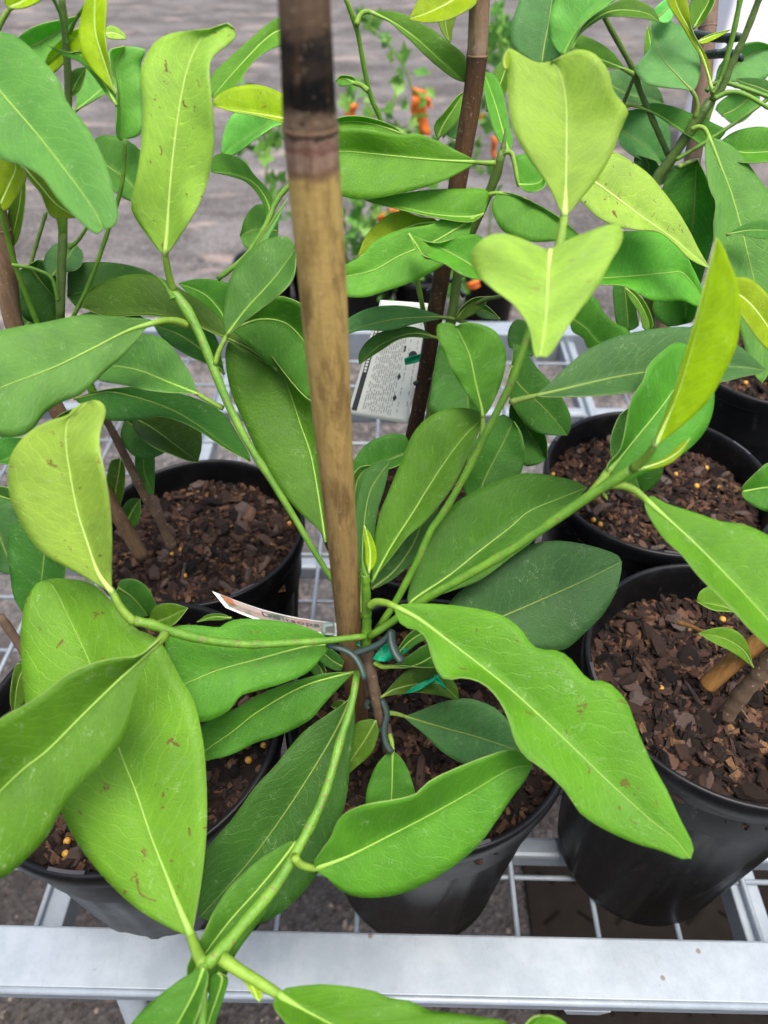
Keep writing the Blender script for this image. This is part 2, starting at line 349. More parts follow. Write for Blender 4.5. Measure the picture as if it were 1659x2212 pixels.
# ---------------------------------------------------------------- pots and mulch
def pot(cx, cy, R, rim, bottom, label, phase=0.0):
    t = thing('plant_pot', label, 'pot', (cx, cy, bottom), 'black plastic pots on the trolley')
    H = rim - bottom; rb = R * .735; m = MB()
    def fn(r, z, a):
        k = (z - bottom) / H
        if k > .86 or k < .03: return r
        s = ((a - phase) / (2 * math.pi) * 8) % 1 - .5
        arch = .26 + 1.25 * (abs(s) * 2) ** 2.0          # moulded scallop panels
        e = max(0, min(1, (k - arch) / .12)); q = max(0, min(1, (.46 - abs(s)) / .06))
        e = e * e * (3 - 2 * e); q = q * q * (3 - 2 * q)
        return r - .0016 * (1 - e) * q * (1 if k > .06 else k / .06)
    prof = [(rb * .3, bottom + .002), (rb * .93, bottom + .002), (rb, bottom + .006)]
    for i in range(1, 61): k = .03 + i / 60 * .85; prof.append((rb + (R * .955 - rb) * k, bottom + H * k))
    prof += [(R * .965, rim - .018), (R * .968, rim - .0145)]
    m.lathe(prof, (cx, cy), 192, fn)
    inner = [(R * .95, rim - .006), (R * .945, rim - .02), (R * .925, rim - .06)]
    m.lathe(inner[::-1], (cx, cy), 96)
    m.make('pot_body', M_POT, t)
    m = MB(); m.lathe([(R * .967, rim - .015), (R * .992, rim - .0155), (R, rim - .014), (R * 1.0, rim - .004), (R * .995, rim - .001), (R * .985, rim), (R * .965, rim), (R * .952, rim - .002), (R * .947, rim - .008), (R * .944, rim - .02)], (cx, cy), 96)
    m.make('pot_rim', M_POT, t)
    for a in (phase + .4, phase + .4 + 2.1, phase + .4 + 4.2):   # small raised notches on the rim
        m = MB(); v = []
        for da in (-.11, -.05, .0, .05, .11):
            for rr, z_ in ((.957, .0008), (.978, .0008), (.978, -.002), (.957, -.002)): v.append((cx + R * rr * math.cos(a + da), cy + R * rr * math.sin(a + da), rim + z_))
        f = [(i * 4 + j, i * 4 + (j + 1) % 4, i * 4 + 4 + (j + 1) % 4, i * 4 + 4 + j) for i in range(4) for j in range(4)] + [(0, 1, 2, 3), (19, 18, 17, 16)]
        m.add(v, f); m.make('rim_notch', M_INK, t, False)
    return t
chip_meshes = []
for i in range(14):
    n = random.choice((5, 6, 7, 8)); v = []; f = []; el = random.uniform(.45, .9); th = random.uniform(.16, .34)
    ra = [random.uniform(.75, 1.15) for _ in range(n)]; off = random.uniform(0, 6)
    for zz, q in ((-th, .86), (-.02, 1.0), (th * .8, .78)):
        for j in range(n):
            a = off + 2 * math.pi * j / n; v.append((ra[j] * q * math.cos(a), ra[j] * q * el * math.sin(a), zz + random.uniform(-.05, .05)))
    for k in range(2):
        for j in range(n): f.append((k * n + j, k * n + (j + 1) % n, (k + 1) * n + (j + 1) % n, (k + 1) * n + j))
    f += [tuple(range(n))[::-1], tuple(2 * n + j for j in range(n))]
    me = bpy.data.meshes.new('bark_chip'); me.from_pydata(v, [], f); me.materials.append(M_CHIP); chip_meshes.append(me)
def soil_h(cx, cy, r, x, y): return .006 * noise.noise(Vector((x * 22 + cx * 90, y * 22, 1.3))) + .004 * noise.noise(Vector((x * 60, y * 60, cx * 9)))
def mulch(cx, cy, R, z, label, nchip, smax=.0105, ncrumb=1500):
    m = MB(); n = 30; v = []; f = []
    for i in range(11):
        for j in range(n):
            r = R * .935 * (i + .001) / 10; a = 2 * math.pi * j / n; x = r * math.cos(a); y = r * math.sin(a); v.append((cx + x, cy + y, z + soil_h(cx, cy, r, x, y)))
    for i in range(10):
        for j in range(n): f.append((i * n + j, i * n + (j + 1) % n, (i + 1) * n + (j + 1) % n, (i + 1) * n + j))
    m.add(v, f); bed = m.make('bark_mulch', M_SOIL, at=(cx, cy, z)); tag(bed, label, 'mulch', 'bark mulch in the pots')
    rr = random.Random(int(cx * 1e4) + 5)
    def spot(q=.925):
        r = R * q * math.sqrt(rr.random()); a = rr.uniform(0, 6.283); return r * math.cos(a), r * math.sin(a)
    for i in range(nchip):
        s = .0036 + (smax - .0036) * rr.random() ** 2.1; x, y = spot(.90)
        c = bpy.data.objects.new('bark_chip', rr.choice(chip_meshes)); COL.objects.link(c); c.parent = bed
        c.location = (x, y, soil_h(cx, cy, 0, x, y) + s * .22 + rr.random() * .002); c.scale = (s, s * rr.uniform(.7, 1), s * rr.uniform(.6, 1.1))
        c.scale.x *= (1.5 if i % 7 == 0 else 1); c.scale.y *= (.4 if i % 7 == 0 else 1)
        c.rotation_euler = (rr.gauss(0, .5), rr.gauss(0, .5), rr.uniform(0, 6.3))
    cr = MB()
    for i in range(ncrumb):
        x, y = spot(); s = rr.uniform(.0012, .0050); h = z + soil_h(cx, cy, 0, x, y) + s * .2
        vv = [Vector((rr.uniform(.5, 1) * sx * s * 1.3, rr.uniform(.4, 1) * sy * s * .7, rr.uniform(.3, .8) * sz * s * .55)) for sx, sy, sz in ((-1, -1, -1), (1, -1, -1), (1, 1, -1), (-1, 1, -1), (-1, -1, 1), (1, -1, 1), (1, 1, 1), (-1, 1, 1))]
        mt = Matrix.Rotation(rr.uniform(0, 6.3), 3, 'Z') @ Matrix.Rotation(rr.gauss(0, .6), 3, 'X') @ Matrix.Rotation(rr.gauss(0, .6), 3, 'Y')
        cr.add([mt @ q + Vector((cx + x, cy + y, h)) for q in vv], [(3, 2, 1, 0), (4, 5, 6, 7), (0, 1, 5, 4), (1, 2, 6, 5), (2, 3, 7, 6), (3, 0, 4, 7)])
    o = cr.make('bark_crumbs', M_CRUMB, bed, False, at=(cx, cy, z)); tag(o, kind='stuff')
    return bed
DK = DECK + .0026
POTS = {  # centre x, y, radius, rim height
 'A': (.031, .274, .1, CAMZ - .441), 'B': (-.168, .469, .096, CAMZ - .4535), 'C': (.04, .478, .098, CAMZ - .44),
 'D': (.244, .492, .1, CAMZ - .414), 'E': (.2395, .2885, .1, CAMZ - .416), 'F': (-.170, .2595, .1025, CAMZ - .4305), 'G': (.437, .71, .1, CAMZ - .424)}
PL = {'A': 'black plastic pot holding the central shrub behind the front rail', 'B': 'black plastic pot behind the slanting picture tag, at rear left',
 'C': 'black plastic pot almost hidden under leaves between the two rear pots', 'D': 'black plastic pot at the right with a bright yellow leaf rising over it',
 'E': 'large black pot at front right with a cut bamboo stub in its bark', 'F': 'black plastic pot at front left with two orange pellets near its rim', 'G': 'black plastic pot cut by the right edge of the photo'}
ML = {'A': 'dark bark mulch around the central shrub trunk', 'B': 'bark mulch with a thin brown trunk in the rear left pot', 'C': 'bark mulch in the pot hidden between the rear pots',
 'D': 'bark mulch scattered with orange pellets below the bright yellow leaf', 'E': 'coarse bark mulch with bamboo stub in the front right pot', 'F': 'bark mulch in the front left pot beside the rail', 'G': 'bark mulch in the pot at the right edge'}
SOILZ = {}
for i, (k, (x, y, r, z)) in enumerate(POTS.items()):
    pot(x, y, r, z, DK, PL[k], {'A': .35, 'F': .0}.get(k, i * .7)); SOILZ[k] = z - {'A': .034, 'B': .03, 'C': .03, 'D': .03, 'E': .036, 'F': .024, 'G': .02}[k]
    mulch(x, y, r, SOILZ[k], ML[k], {'B': 290, 'D': 290, 'E': 300, 'A': 200, 'F': 170, 'G': 90, 'C': 40}[k], .0125 if k in 'EB' else .0100, {'B': 2200, 'D': 2000, 'E': 1800, 'C': 300, 'G': 700}.get(k, 1300))
PN = {'B': 'rear left pot', 'D': 'pot under the bright yellow leaf', 'G': 'pot at the right edge', 'E': 'front right pot', 'F': 'front left pot'}
pm = bpy.data.meshes.new('fertiliser_pellet'); b_ = bmesh.new(); bmesh.ops.create_uvsphere(b_, u_segments=12, v_segments=8, radius=.0024)
for q in b_.verts: q.co *= 1 + .08 * noise.noise(q.co * 600)
b_.to_mesh(pm); b_.free(); pm.materials.append(M_PELLET); pm.polygons.foreach_set('use_smooth', [True] * len(pm.polygons))
for k, s in (('B', '461,1055 339,1087 392,1190 371,1198 399,1245 489,1273 626,1134'), ('D', '1458,1030 1525,1012 1553,1058 1296,1134 1281,1127 1181,1018 1503,1054'), ('G', '1613,821'), ('E', '1563,1334 1426,1491'), ('F', '145,1817 142,1844 570,1613 535,1636')):
    for x, y in S(s):
        p = onplane(x, y, SOILZ[k] + .004); o = bpy.data.objects.new('fertiliser_pellet', pm); COL.objects.link(o)
        c = POTS[k]; dx, dy = p.x - c[0], p.y - c[1]; d = math.hypot(dx, dy)
        if d > c[2] * .9: p.x = c[0] + dx / d * c[2] * .9; p.y = c[1] + dy / d * c[2] * .9
        o.location = (p.x, p.y, SOILZ[k] + soil_h(c[0], c[1], 0, p.x - c[0], p.y - c[1]) + .0028); q = random.uniform(.85, 1.15); o.scale = (q, q, q * .95)
        tag(o, 'round orange pellet on the bark in the ' + PN[k], 'pellet', 'fertiliser pellets in the ' + PN[k])
# ---------------------------------------------------------------- plants
def base_at(k, x, y):
    p = onplane(x, y, SOILZ[k] - .003); return p
PLT = {}
for k, lab, x, y in (('A', 'central young shrub with long wavy bright green leaves, tied to the thick bamboo stake', 838, 1612),
                     ('B', 'shrub in the rear left pot, its leaves reaching up past the left edge', 372, 1185),
                     ('C', 'shrub between the central stake and the dark brown cane, standing behind the white text tag', 915, 1040),
                     ('D', 'tall shrub at upper right, clipped to a cane in front of the white wall', 1395, 1040),
                     ('E', 'shrub in the front right pot, mostly cut off by the right edge', 1570, 1545),
                     ('F', 'shrub of dark hanging leaves at the left edge, in the front left pot', 190, 1640)):
    PLT[k] = thing('leafy_shrub', lab, 'shrub', base_at(k, x, y), 'young shrubs in the pots')
COLS = {'y': (.31, .455, .001), 'p': (.31, .475, .072), 'g': (.145, .32, .02), 'l': (.112, .30, .016), 'm': (.078, .262, .019), 'n': (.095, .245, .045), 'd': (.039, .145, .018), 'b': (.064, .18, .05), 'o': (.066, .155, .009)}
PMUL = {'A': 1, 'B': 1.2, 'C': 1.3, 'D': 1.25, 'E': 1.1, 'F': 1.1}
def smooth(a, k=2):
    n = len(a); return [sum(a[max(0, min(n - 1, i + j))] for j in range(-k, k + 1)) / (2 * k + 1) for i in range(n)]
M_PET = stem_material('petiole_green', (.13, .25, .018), (.2, .33, .03), None)
SS = (0, .18, .4, .62, .82, 1.0)
lr = random.Random(11)
def leaf(pl, col, mid, L, R, z, pet=None, pz=None, f=(1, 1), zb=0.0, sp=0.0, n=26, rib=.00064, wave=.0009, pr=None, tint=1.0):
    M = S(mid) if isinstance(mid, str) else mid; L = [M[0]] + S(L) + [M[-1]]; R = [M[0]] + S(R) + [M[-1]]
    cm, cl, cr = crom(M, n), crom(L, n), crom(R, n)
    z0, z1 = z; zm = [z0 + (z1 - z0) * i / (n - 1) + zb * math.sin(math.pi * i / (n - 1)) for i in range(n)]
    wl = [math.dist(a, b) for a, b in zip(cm, cl)]; wr = [math.dist(a, b) for a, b in zip(cm, cr)]
    W = smooth([max(a, b) for a, b in zip(wl, wr)]); off = []
    for ws, fs in ((wl, f[0]), (wr, f[1])):
        ws = smooth(ws); off.append(smooth([fs * (.8 * math.sqrt(max(0, (.97 * w) ** 2 - s * s)) + .22 * s) for w, s in zip(W, ws)]))
    ph = lr.uniform(0, 6.28); wk = lr.uniform(2.2, 4.2); mb = MB(); rows = []
    v = []; uv = []; fc = []
    nc = 2 * len(SS) - 1
    for i in range(n):
        t = i / (n - 1); zi = zm[i]
        for c in range(nc):
            s = c - (len(SS) - 1); side = 0 if s < 0 else 1; q = SS[abs(s)]; e = (cl if side == 0 else cr)[i]
            x = cm[i][0] + (e[0] - cm[i][0]) * q; y = cm[i][1] + (e[1] - cm[i][1]) * q
            d = off[side][i] * q ** 1.25 + W[i] * .05 * 4 * q * (1 - q)
            zz = zi - d / FPX * zi + wave * q * q * math.sin(6.283 * wk * t + ph + side * 1.9) * min(1, W[i] / 60)
            v.append(P(x, y, zz)); uv.append((.5 + .5 * q * (1 if s > 0 else -1), t))
    for i in range(n - 1):
        for c in range(nc - 1): a = i * nc + c; fc.append((a, a + 1, a + nc + 1, a + nc))
    p = PLT[pl]
    o = obj('leaf', v, fc, [M_LEAF, M_EDGE], p, True, uv, at=P(*M[0], z0))
    c = COLS[col]; tint *= PMUL[pl]; o.color = (c[0] * tint, c[1] * tint, c[2] * tint, sp)
    so_ = o.modifiers.new('thickness', 'SOLIDIFY'); so_.thickness = .00045; so_.offset = 0; so_.material_offset_rim = 1
    pts = []; rad = []; r0 = rib * 1.5
    if pet:
        pp = S(pet); m_ = crom(pp + [M[0]], 9)[:-1]; a = pz if pz else z0
        for i, q in enumerate(m_): pts.append(P(*q, a + (z0 - a) * i / 8)); rad.append((pr or .0015) * (1.12 - .3 * i / 8))
    if pet:
        r0 = rad[-1] * .95; i2 = max(2, n // 14); m = MB()
        q_ = [P(*cm[i], zm[i] + .0002) for i in range(0, i2 + 1)]
        m.tube(pts + q_, rad + [r0 * (1 - .35 * i / i2) for i in range(i2 + 1)], 8); m.make('petiole', M_PET if col in 'ypglmn' else M_RIBD, o, uv=True, at=pts[0]); pts = []; rad = []
    for i in range(0, n):
        t = i / (n - 1); pts.append(P(*cm[i], zm[i] - .0003)); rad.append(max(.0002, r0 * (1 - t * 5) + rib * t * 5 if t < .2 else rib * (1 - (t - .2) / .8 * .8)))
    m = MB(); m.tube(pts, rad, 6); m.make('midrib', M_RIBL if col in 'yp' else M_RIB if col in 'glmn' else M_RIBD, o, at=P(*M[0], z0))
    return o
def stem(pl, path, z, wpx, mat=None, name='stem', n=28, knob=True):
    """a shoot along photo pixels; z = depth at both ends, wpx = width in pixels at both ends"""
    c = crom(S(path), n); pts = []; rad = []
    for i, q in enumerate(c):
        t = i / (n - 1); zz = z[0] + (z[1] - z[0]) * t; pts.append(P(*q, zz)); rad.append(.9 * (wpx[0] + (wpx[1] - wpx[0]) * t) / 2 / FPX * zz * (1 + .05 * math.sin(i * 2.1) + (.13 if knob and i in (6, 13, 20, 25) else 0)))
    m = MB(); m.tube(pts, rad, 10); return m.make(name, mat or M_GREEN, PLT[pl], uv=True, at=pts[0])
# ---- central shrub (A)
stem('A', '840,1625 836,1590 822,1550 815,1517 806,1480 798,1440 792,1395', (.462, .425), (30, 28), M_BARK, 'trunk')
stem('A', '792,1402 792,1340 791,1285 790,1240', (.425, .392), (25, 20), M_GREEN, 'main_stem')
stem('A', '780,1335 745,1290 710,1240 676,1186 633,1113 583,1033 533,953 493,873 460,793 427,713 393,653 364,622', (.425, .40), (12, 25), name='branch')
stem('A', '815,1360 853,1303 873,1266 906,1203 930,1146 963,1100 1013,1010 1060,916 1100,836 1126,766 1150,690 1175,610', (.42, .345), (17, 19), name='branch')
stem('A', '798,1375 843,1346 903,1303 986,1256 1106,1186 1223,1106 1286,1063 1339,1030 1374,1008', (.415, .345), (18, 26), name='branch')
stem('A', '790,1374 740,1380 700,1384 640,1388 553,1392 493,1389 427,1379 367,1363 327,1349 290,1341', (.415, .365), (15, 24), name='branch')
stem('A', '772,1450 760,1520 735,1600 700,1720 640,1840 590,1920 530,1990 480,2050 445,2085', (.425, .33), (17, 32), name='branch')
stem('A', '440,2080 438,2130 436,2190 432,2270', (.33, .315), (24, 27), name='branch')
stem('A', '375,645 362,622 343,600', (.40, .397), (20, 5), name='bud')
stem('A', '792,1245 786,1230 782,1205', (.392, .388), (14, 2), name='bud')
leaf('A', 'y', '797,1238 800,1200 795,1165 787,1135', '790,1215 789,1185 786,1160', '812,1215 812,1185 801,1155', (.391, .383), f=(.3, 1), n=12, rib=.0006)
leaf('A', 'p', '357,552 362,490 366,420 378,300 395,190 415,120 445,72 490,50 506,62', '347,547 317,507 287,463 282,440 293,393 303,333 308,267 308,217 303,167 310,133 333,93 367,73 417,65 457,62 488,50',
     '365,545 400,493 437,427 457,353 463,300 458,217 452,150 460,123 493,97 510,79', (.385, .345), '375,628 366,600', .40, sp=1, n=34, f=(.3, .7), zb=-.006, pr=.0021)
leaf('A', 'n', '490,725 530,670 580,615 612,575 640,535', '484,710 484,660 497,600 530,550 575,517 622,512', '510,710 560,670 600,640 634,600', (.40, .385), '464,788 474,757', .405, sp=.2, f=(.2, .8))
leaf('A', 'n', '335,697 280,713 200,753 120,792 0,838 -70,868', '330,690 280,686 220,681 180,680 140,687 93,697 50,704 0,715 -60,745', '318,706 300,730 260,775 230,800 205,825 170,855 130,870 100,890 83,910 72,926 45,942 0,943 -55,910', (.385, .34), '405,703 380,694 355,693', .404, f=(.7, .1), n=34, pr=.0022, tint=1.3)
leaf('A', 'n', '428,852 360,824 300,800 240,790 190,792', '415,815 400,790 380,760 350,730 310,722 250,745 210,770', '400,850 330,845 270,832 210,820', (.415, .43), '482,882 455,868', .415, f=(.2, .9), tint=1.15)
leaf('A', 'l', '703,1172 690,1085 672,985 650,920 622,835 590,770 545,715', '692,1148 646,1106 600,1050 560,985 530,920 500,850 488,790 490,745 515,715', '716,1120 735,1040 735,960 715,890 663,860 610,800 570,745', (.43, .46), f=(.2, .7), n=30, tint=.75)
leaf('A', 'm', '500,712 560,690 620,700 670,760 700,850', '540,670 590,640 640,650 690,690 712,770', '525,735 553,762 610,815 660,862', (.435, .455), f=(.7, .1), tint=.9)
# right pair at the top of the second branch
leaf('A', 'p', '1219,468 1222,400 1223,333 1223,233 1216,180 1205,150 1190,133', '1211,457 1183,400 1149,353 1123,310 1109,283 1099,235 1095,150 1093,106 1112,109 1133,123 1163,136', '1229,460 1249,437 1293,383 1323,330 1336,293 1353,253 1357,238 1326,197 1316,157 1299,131 1279,113 1250,107 1218,118', (.345, .335), '1206,545 1212,510', .345, f=(.35, .55), n=36, pr=.0024, wave=.0006, tint=1.05, rib=.00048)
leaf('A', 'y', '1092,150 1089,130 1096,108', '1098,148 1099,125', '1086,140 1087,120', (.334, .333), n=8, rib=.0003)
leaf('A', 'p', '1188,541 1185,580 1183,620 1178,700 1167,770', '1160,531 1130,517 1104,508 1073,505 1046,514 1024,535 1017,565 1033,596 1066,626 1106,655 1128,683 1143,710 1151,755 1157,775', '1214,524 1273,500 1319,485 1338,486 1346,505 1339,533 1322,560 1293,616 1256,666 1229,703 1203,745 1183,772', (.295, .285), '1178,600 1184,565', .345, f=(.5, .6), n=36, wave=.0004, tint=1.0, sp=.3, rib=.0004)
# left-hand young leaves on the bending branch
leaf('A', 'p', '243,1280 213,1239 187,1166 168,1106 147,996 142,936 150,905 190,868', '233,1276 187,1249 137,1222 90,1193 57,1153 33,1106 20,1066 17,1020 23,986 43,953 77,923 117,906 147,897 163,878', '242,1272 241,1239 242,1156 237,1086 227,1026 215,963 217,930 228,897 227,878 210,864', (.36, .335), '290,1345 262,1315', .365, sp=.8, f=(.1, .9), n=36, pr=.0022, tint=1.1)
leaf('A', 'g', '413,2020 385,1955 360,1892 327,1809 293,1709 260,1626 193,1430 168,1375 143,1323 113,1263 100,1252', '397,2019 350,1996 300,1966 250,1922 200,1866 160,1809 130,1750 90,1660 62,1570 53,1506 45,1406 47,1340 57,1296 80,1260', '420,1992 437,1892 447,1776 443,1640 433,1570 417,1510 393,1470 353,1396 333,1374 300,1362 267,1333 233,1290 200,1261 167,1252 125,1249', (.345, .395), '440,2085 425,2055', .33, sp=.9, f=(.35, .35), n=44, zb=.004, pr=.0028, wave=.001)
leaf('A', 'l', '338,1392 283,1443 187,1536 100,1623 53,1659 0,1709 -110,1815', '353,1374 300,1416 253,1421 200,1433 143,1459 100,1493 60,1519 0,1553 -70,1620', '333,1403 313,1439 293,1499 283,1549 267,1596 233,1639 213,1659 167,1706 133,1749 107,1799 63,1849 0,1899 -60,1900', (.345, .30), '356,1371 348,1382', .36, f=(.8, .35), n=36, pr=.0022, wave=.0006, tint=.85)
# the big wavy leaf to the lower right and the two beside it
leaf('A', 'l', '850,1309 880,1323 913,1343 970,1386 1036,1436 1106,1492 1173,1553 1239,1616 1283,1659 1339,1712 1406,1772 1456,1812 1492,1855',
     '862,1305 930,1304 1020,1313 1086,1330 1126,1360 1149,1393 1169,1403 1193,1403 1216,1410 1239,1430 1259,1456 1279,1471 1306,1471 1333,1490 1356,1520 1373,1566 1389,1606 1414,1659 1439,1703 1469,1769 1496,1822 1498,1842',
     '852,1322 870,1353 906,1363 923,1386 933,1423 946,1453 963,1469 1003,1464 1046,1479 1080,1516 1102,1565 1112,1600 1136,1636 1169,1659 1216,1703 1239,1736 1256,1759 1306,1792 1373,1822 1423,1836 1456,1849 1482,1858', (.385, .335), '797,1310 812,1301 832,1302', .40, f=(.25, .6), n=46, sp=.7, pr=.0022, wave=.0006, tint=1.05)
leaf('A', 'm', '680,1876 753,1849 853,1799 936,1756 1020,1709 1106,1660 1150,1653', '676,1867 693,1839 716,1806 726,1779 746,1756 786,1739 853,1727 896,1716 926,1689 970,1666 1053,1633 1106,1619 1128,1625', '686,1885 706,1896 726,1916 753,1932 786,1939 840,1936 886,1924 936,1899 986,1866 1033,1826 1073,1772 1106,1722 1138,1680', (.37, .375), '636,1850 645,1864 660,1872', .362, f=(.9, .2), n=36, pr=.0021, tint=1.25)
leaf('A', 'm', '720,1392 670,1395 553,1425 467,1449 403,1476 350,1497', '700,1372 650,1351 600,1341 553,1337 510,1338 487,1346 475,1355 440,1352 400,1350 372,1358 355,1400', '706,1406 670,1449 620,1473 553,1493 520,1503 493,1536 437,1560 400,1545', (.42, .395), f=(.5, .3), n=32, sp=.4, tint=1.2)
leaf('A', 'm', '765,1452 740,1457 653,1483 553,1540 500,1582 447,1619 400,1660', '745,1452 700,1455 640,1470 560,1500 500,1535 437,1566 400,1610', '740,1478 700,1520 670,1555 600,1590 553,1604 500,1630 440,1645', (.43, .43), f=(.2, .5), tint=.8)
leaf('A', 'd', '764,1488 733,1563 680,1656 613,1759 553,1842 500,1906 430,1982', '755,1510 703,1546 653,1583 590,1659 553,1698 500,1772 473,1802 443,1842 432,1919', '767,1550 763,1600 755,1659 752,1700 740,1756 686,1886 650,1932 606,1972 553,1998 490,2002', (.44, .42), f=(.3, .3), n=34, tint=1.15)
leaf('A', 'm', '640,1818 600,1870 553,1926 500,1985 450,2050 405,2120', '632,1815 590,1838 553,1862 500,1912 467,1959 443,2009 405,2085', '640,1850 600,1930 560,1990 510,2060 480,2120 430,2150', (.375, .345), f=(.4, .1), tint=.95)
leaf('A', 'm', '440,2090 425,2132 405,2172 383,2212 360,2260', '423,2096 390,2116 350,2145 310,2180 283,2212 265,2250', '450,2105 440,2150 425,2200 400,2250', (.325, .315), f=(.3, .5), tint=.95)
leaf('A', 'm', '470,2100 480,2112 470,2150 450,2210 435,2270', '455,2110 450,2160 435,2220', '492,2112 485,2150 468,2200 455,2250', (.345, .345), f=(.3, .3), tint=.85)
leaf('A', 'l', '600,2147 653,2179 713,2211 800,2255 900,2290', '607,2137 636,2131 693,2126 753,2131 813,2142 843,2156 886,2162 926,2182 986,2189 1053,2199 1100,2210 1090,2250 1000,2285', '590,2172 613,2205 640,2240 720,2280 820,2300', (.325, .30), '478,2068 515,2095 560,2122', .33, f=(.3, .6), n=32, pr=.0028, wave=.0005, tint=1.0)
leaf('A', 'l', '1080,2330 1120,2260 1168,2193', '1095,2270 1135,2213 1150,2198', '1130,2320 1200,2250 1225,2215 1195,2195', (.30, .295), n=14)
leaf('A', 'y', '488,2070 515,2095 540,2122 560,2165', '505,2095 530,2125 550,2155', '520,2088 552,2120 568,2150', (.33, .325), n=12, f=(.3, .8), rib=.0008)
# leaves on the right-hand branches
leaf('A', 'm', '1043,902 1040,880 1030,840 1015,770 1000,735 985,705', '1036,888 1015,860 985,815 955,755 943,720 945,702 958,696 975,699', '1050,895 1060,880 1080,835 1092,790 1093,760 1085,740 1070,715 1030,698 1000,697', (.395, .385), '1041,942 1043,920', .398, f=(.3, .5), tint=1.1)
leaf('A', 'l', '803,1258 845,1180 890,1110 930,1045 970,985 1005,940 1040,906', '803,1240 808,1200 810,1160 820,1110 840,1060 865,1000 890,940 920,905 960,885 1000,881 1035,889', '805,1252 840,1210 880,1160 915,1130 950,1090 985,1040 1010,990 1030,945 1040,915', (.405, .405), f=(.4, .35), n=32, tint=.78)
leaf('A', 'd', '803,1272 850,1235 890,1180 920,1110 950,1050', '800,1255 830,1210 870,1150 910,1080 940,1050', '820,1268 870,1235 905,1200 935,1130 955,1075', (.425, .45), f=(.2, .3))
leaf('A', 'd', '778,1330 782,1250 785,1150 800,1060 843,995', '775,1300 770,1220 768,1120 775,1060 790,1018 815,996', '790,1320 800,1250 808,1180 815,1110 835,1040', (.425, .47), f=(.3, .3), tint=1.2)
leaf('A', 'm', '882,1308 893,1295 970,1243 1036,1190 1106,1136 1140,1106 1200,1080 1268,1053', '880,1285 905,1210 930,1150 960,1110 1000,1075 1060,1045 1106,1027 1150,1022 1200,1029 1245,1040', '900,1302 976,1276 1036,1253 1106,1202 1150,1170 1200,1130 1245,1080', (.42, .445), f=(.25, .45), n=34, tint=.85)
leaf('A', 'b', '960,1395 1040,1352 1106,1323 1200,1282 1270,1250 1343,1213', '955,1340 980,1290 1050,1240 1100,1200 1140,1178 1200,1168 1260,1175 1310,1189 1335,1200', '1000,1400 1080,1405 1145,1402 1180,1405 1220,1403 1260,1370 1300,1330 1330,1280 1342,1235', (.435, .45), f=(.25, .4), n=34, tint=.8)
leaf('A', 'b', '1156,855 1210,843 1270,828 1340,813 1400,804 1500,798 1580,792 1655,800', '1170,842 1190,825 1226,790 1270,755 1330,728 1400,712 1480,706 1540,715 1600,750 1640,785', '1180,858 1250,857 1320,853 1370,847 1450,838 1560,825 1610,813 1645,806', (.38, .41), '1104,868 1128,862', .365, f=(.3, .9), n=34, tint=1.1)
leaf('A', 'm', '1312,1020 1379,940 1432,875 1470,820 1508,765', '1312,1003 1340,970 1355,900 1365,860 1390,820 1400,790 1430,760 1456,741 1485,744', '1330,1048 1389,1024 1439,1005 1499,960 1528,922 1542,875 1541,830 1528,785', (.365, .385), '1275,1072 1296,1045', .36, f=(.8, .1), n=32, tint=1.1, pr=.0026)
leaf('A', 'y', '1413,964 1440,905 1460,860 1480,800 1500,730 1530,620 1548,513', '1419,938 1440,885 1460,830 1480,760 1505,680 1520,620 1536,560', '1424,958 1446,941 1493,903 1530,866 1560,815 1590,750 1598,700 1600,660 1590,600 1573,560 1565,538', (.328, .285), '1368,1012 1392,992 1406,975', .344, f=(1, .3), n=34, wave=.0004, pr=.0021, tint=1.05, rib=.0004)
leaf('A', 'y', '1378,1014 1410,1005 1440,993 1470,972 1490,947', '1410,999 1440,985 1470,958', '1410,1013 1450,1000 1480,970', (.342, .335), n=14, f=(.3, .6), rib=.0006, tint=.9)
leaf('A', 'l', '1393,1078 1429,1110 1489,1163 1556,1229 1623,1299 1659,1339 1730,1425', '1405,1070 1440,1088 1500,1107 1556,1126 1606,1133 1639,1146 1665,1162 1720,1230 1740,1340', '1393,1095 1409,1129 1439,1169 1473,1199 1499,1233 1533,1269 1583,1319 1619,1359 1659,1397 1700,1425', (.355, .32), '1322,1046 1345,1048 1372,1060', .352, f=(.2, .8), n=34, pr=.0022, wave=.0005, tint=1.05)
leaf('A', 'y', '1300,1060 1308,1070 1312,1080', '1302,1070', '1312,1070', (.357, .36), n=6, rib=.0003)
# low leaves round the trunk
leaf('A', 'o', '822,1507 850,1490 900,1478 950,1478 992,1512', '835,1492 870,1455 905,1440 950,1447 985,1478', '840,1503 900,1496 960,1505 985,1511', (.435, .44), f=(.3, .6), tint=1.1)
leaf('A', 'b', '870,1546 950,1570 1030,1592 1106,1617 1135,1628', '885,1543 920,1530 960,1515 1010,1509 1060,1524 1090,1548 1115,1585', '880,1556 920,1590 950,1620 990,1645 1040,1660 1100,1650', (.452, .455), '838,1540 855,1542', .45, f=(.3, .3), sp=.4, tint=1.1)
leaf('A', 'o', '812,1556 790,1595 760,1640 735,1680', '800,1553 770,1562 745,1600 735,1640', '818,1580 812,1605 800,1630 770,1657 745,1678', (.445, .45), f=(.3, .4), tint=1.3)
leaf('A', 'm', '848,1622 847,1680 845,1735 842,1770', '835,1628 815,1650 797,1690 790,1735 805,1765', '862,1632 878,1655 891,1690 896,1715 889,1742 870,1768', (.445, .445), '838,1580 846,1602', .455, f=(.3, .3), tint=.85)
leaf('A', 'd', '740,1440 715,1425 690,1400', '735,1450 705,1440 680,1415', '742,1425 720,1405 700,1395', (.445, .45), n=12, tint=1.3)
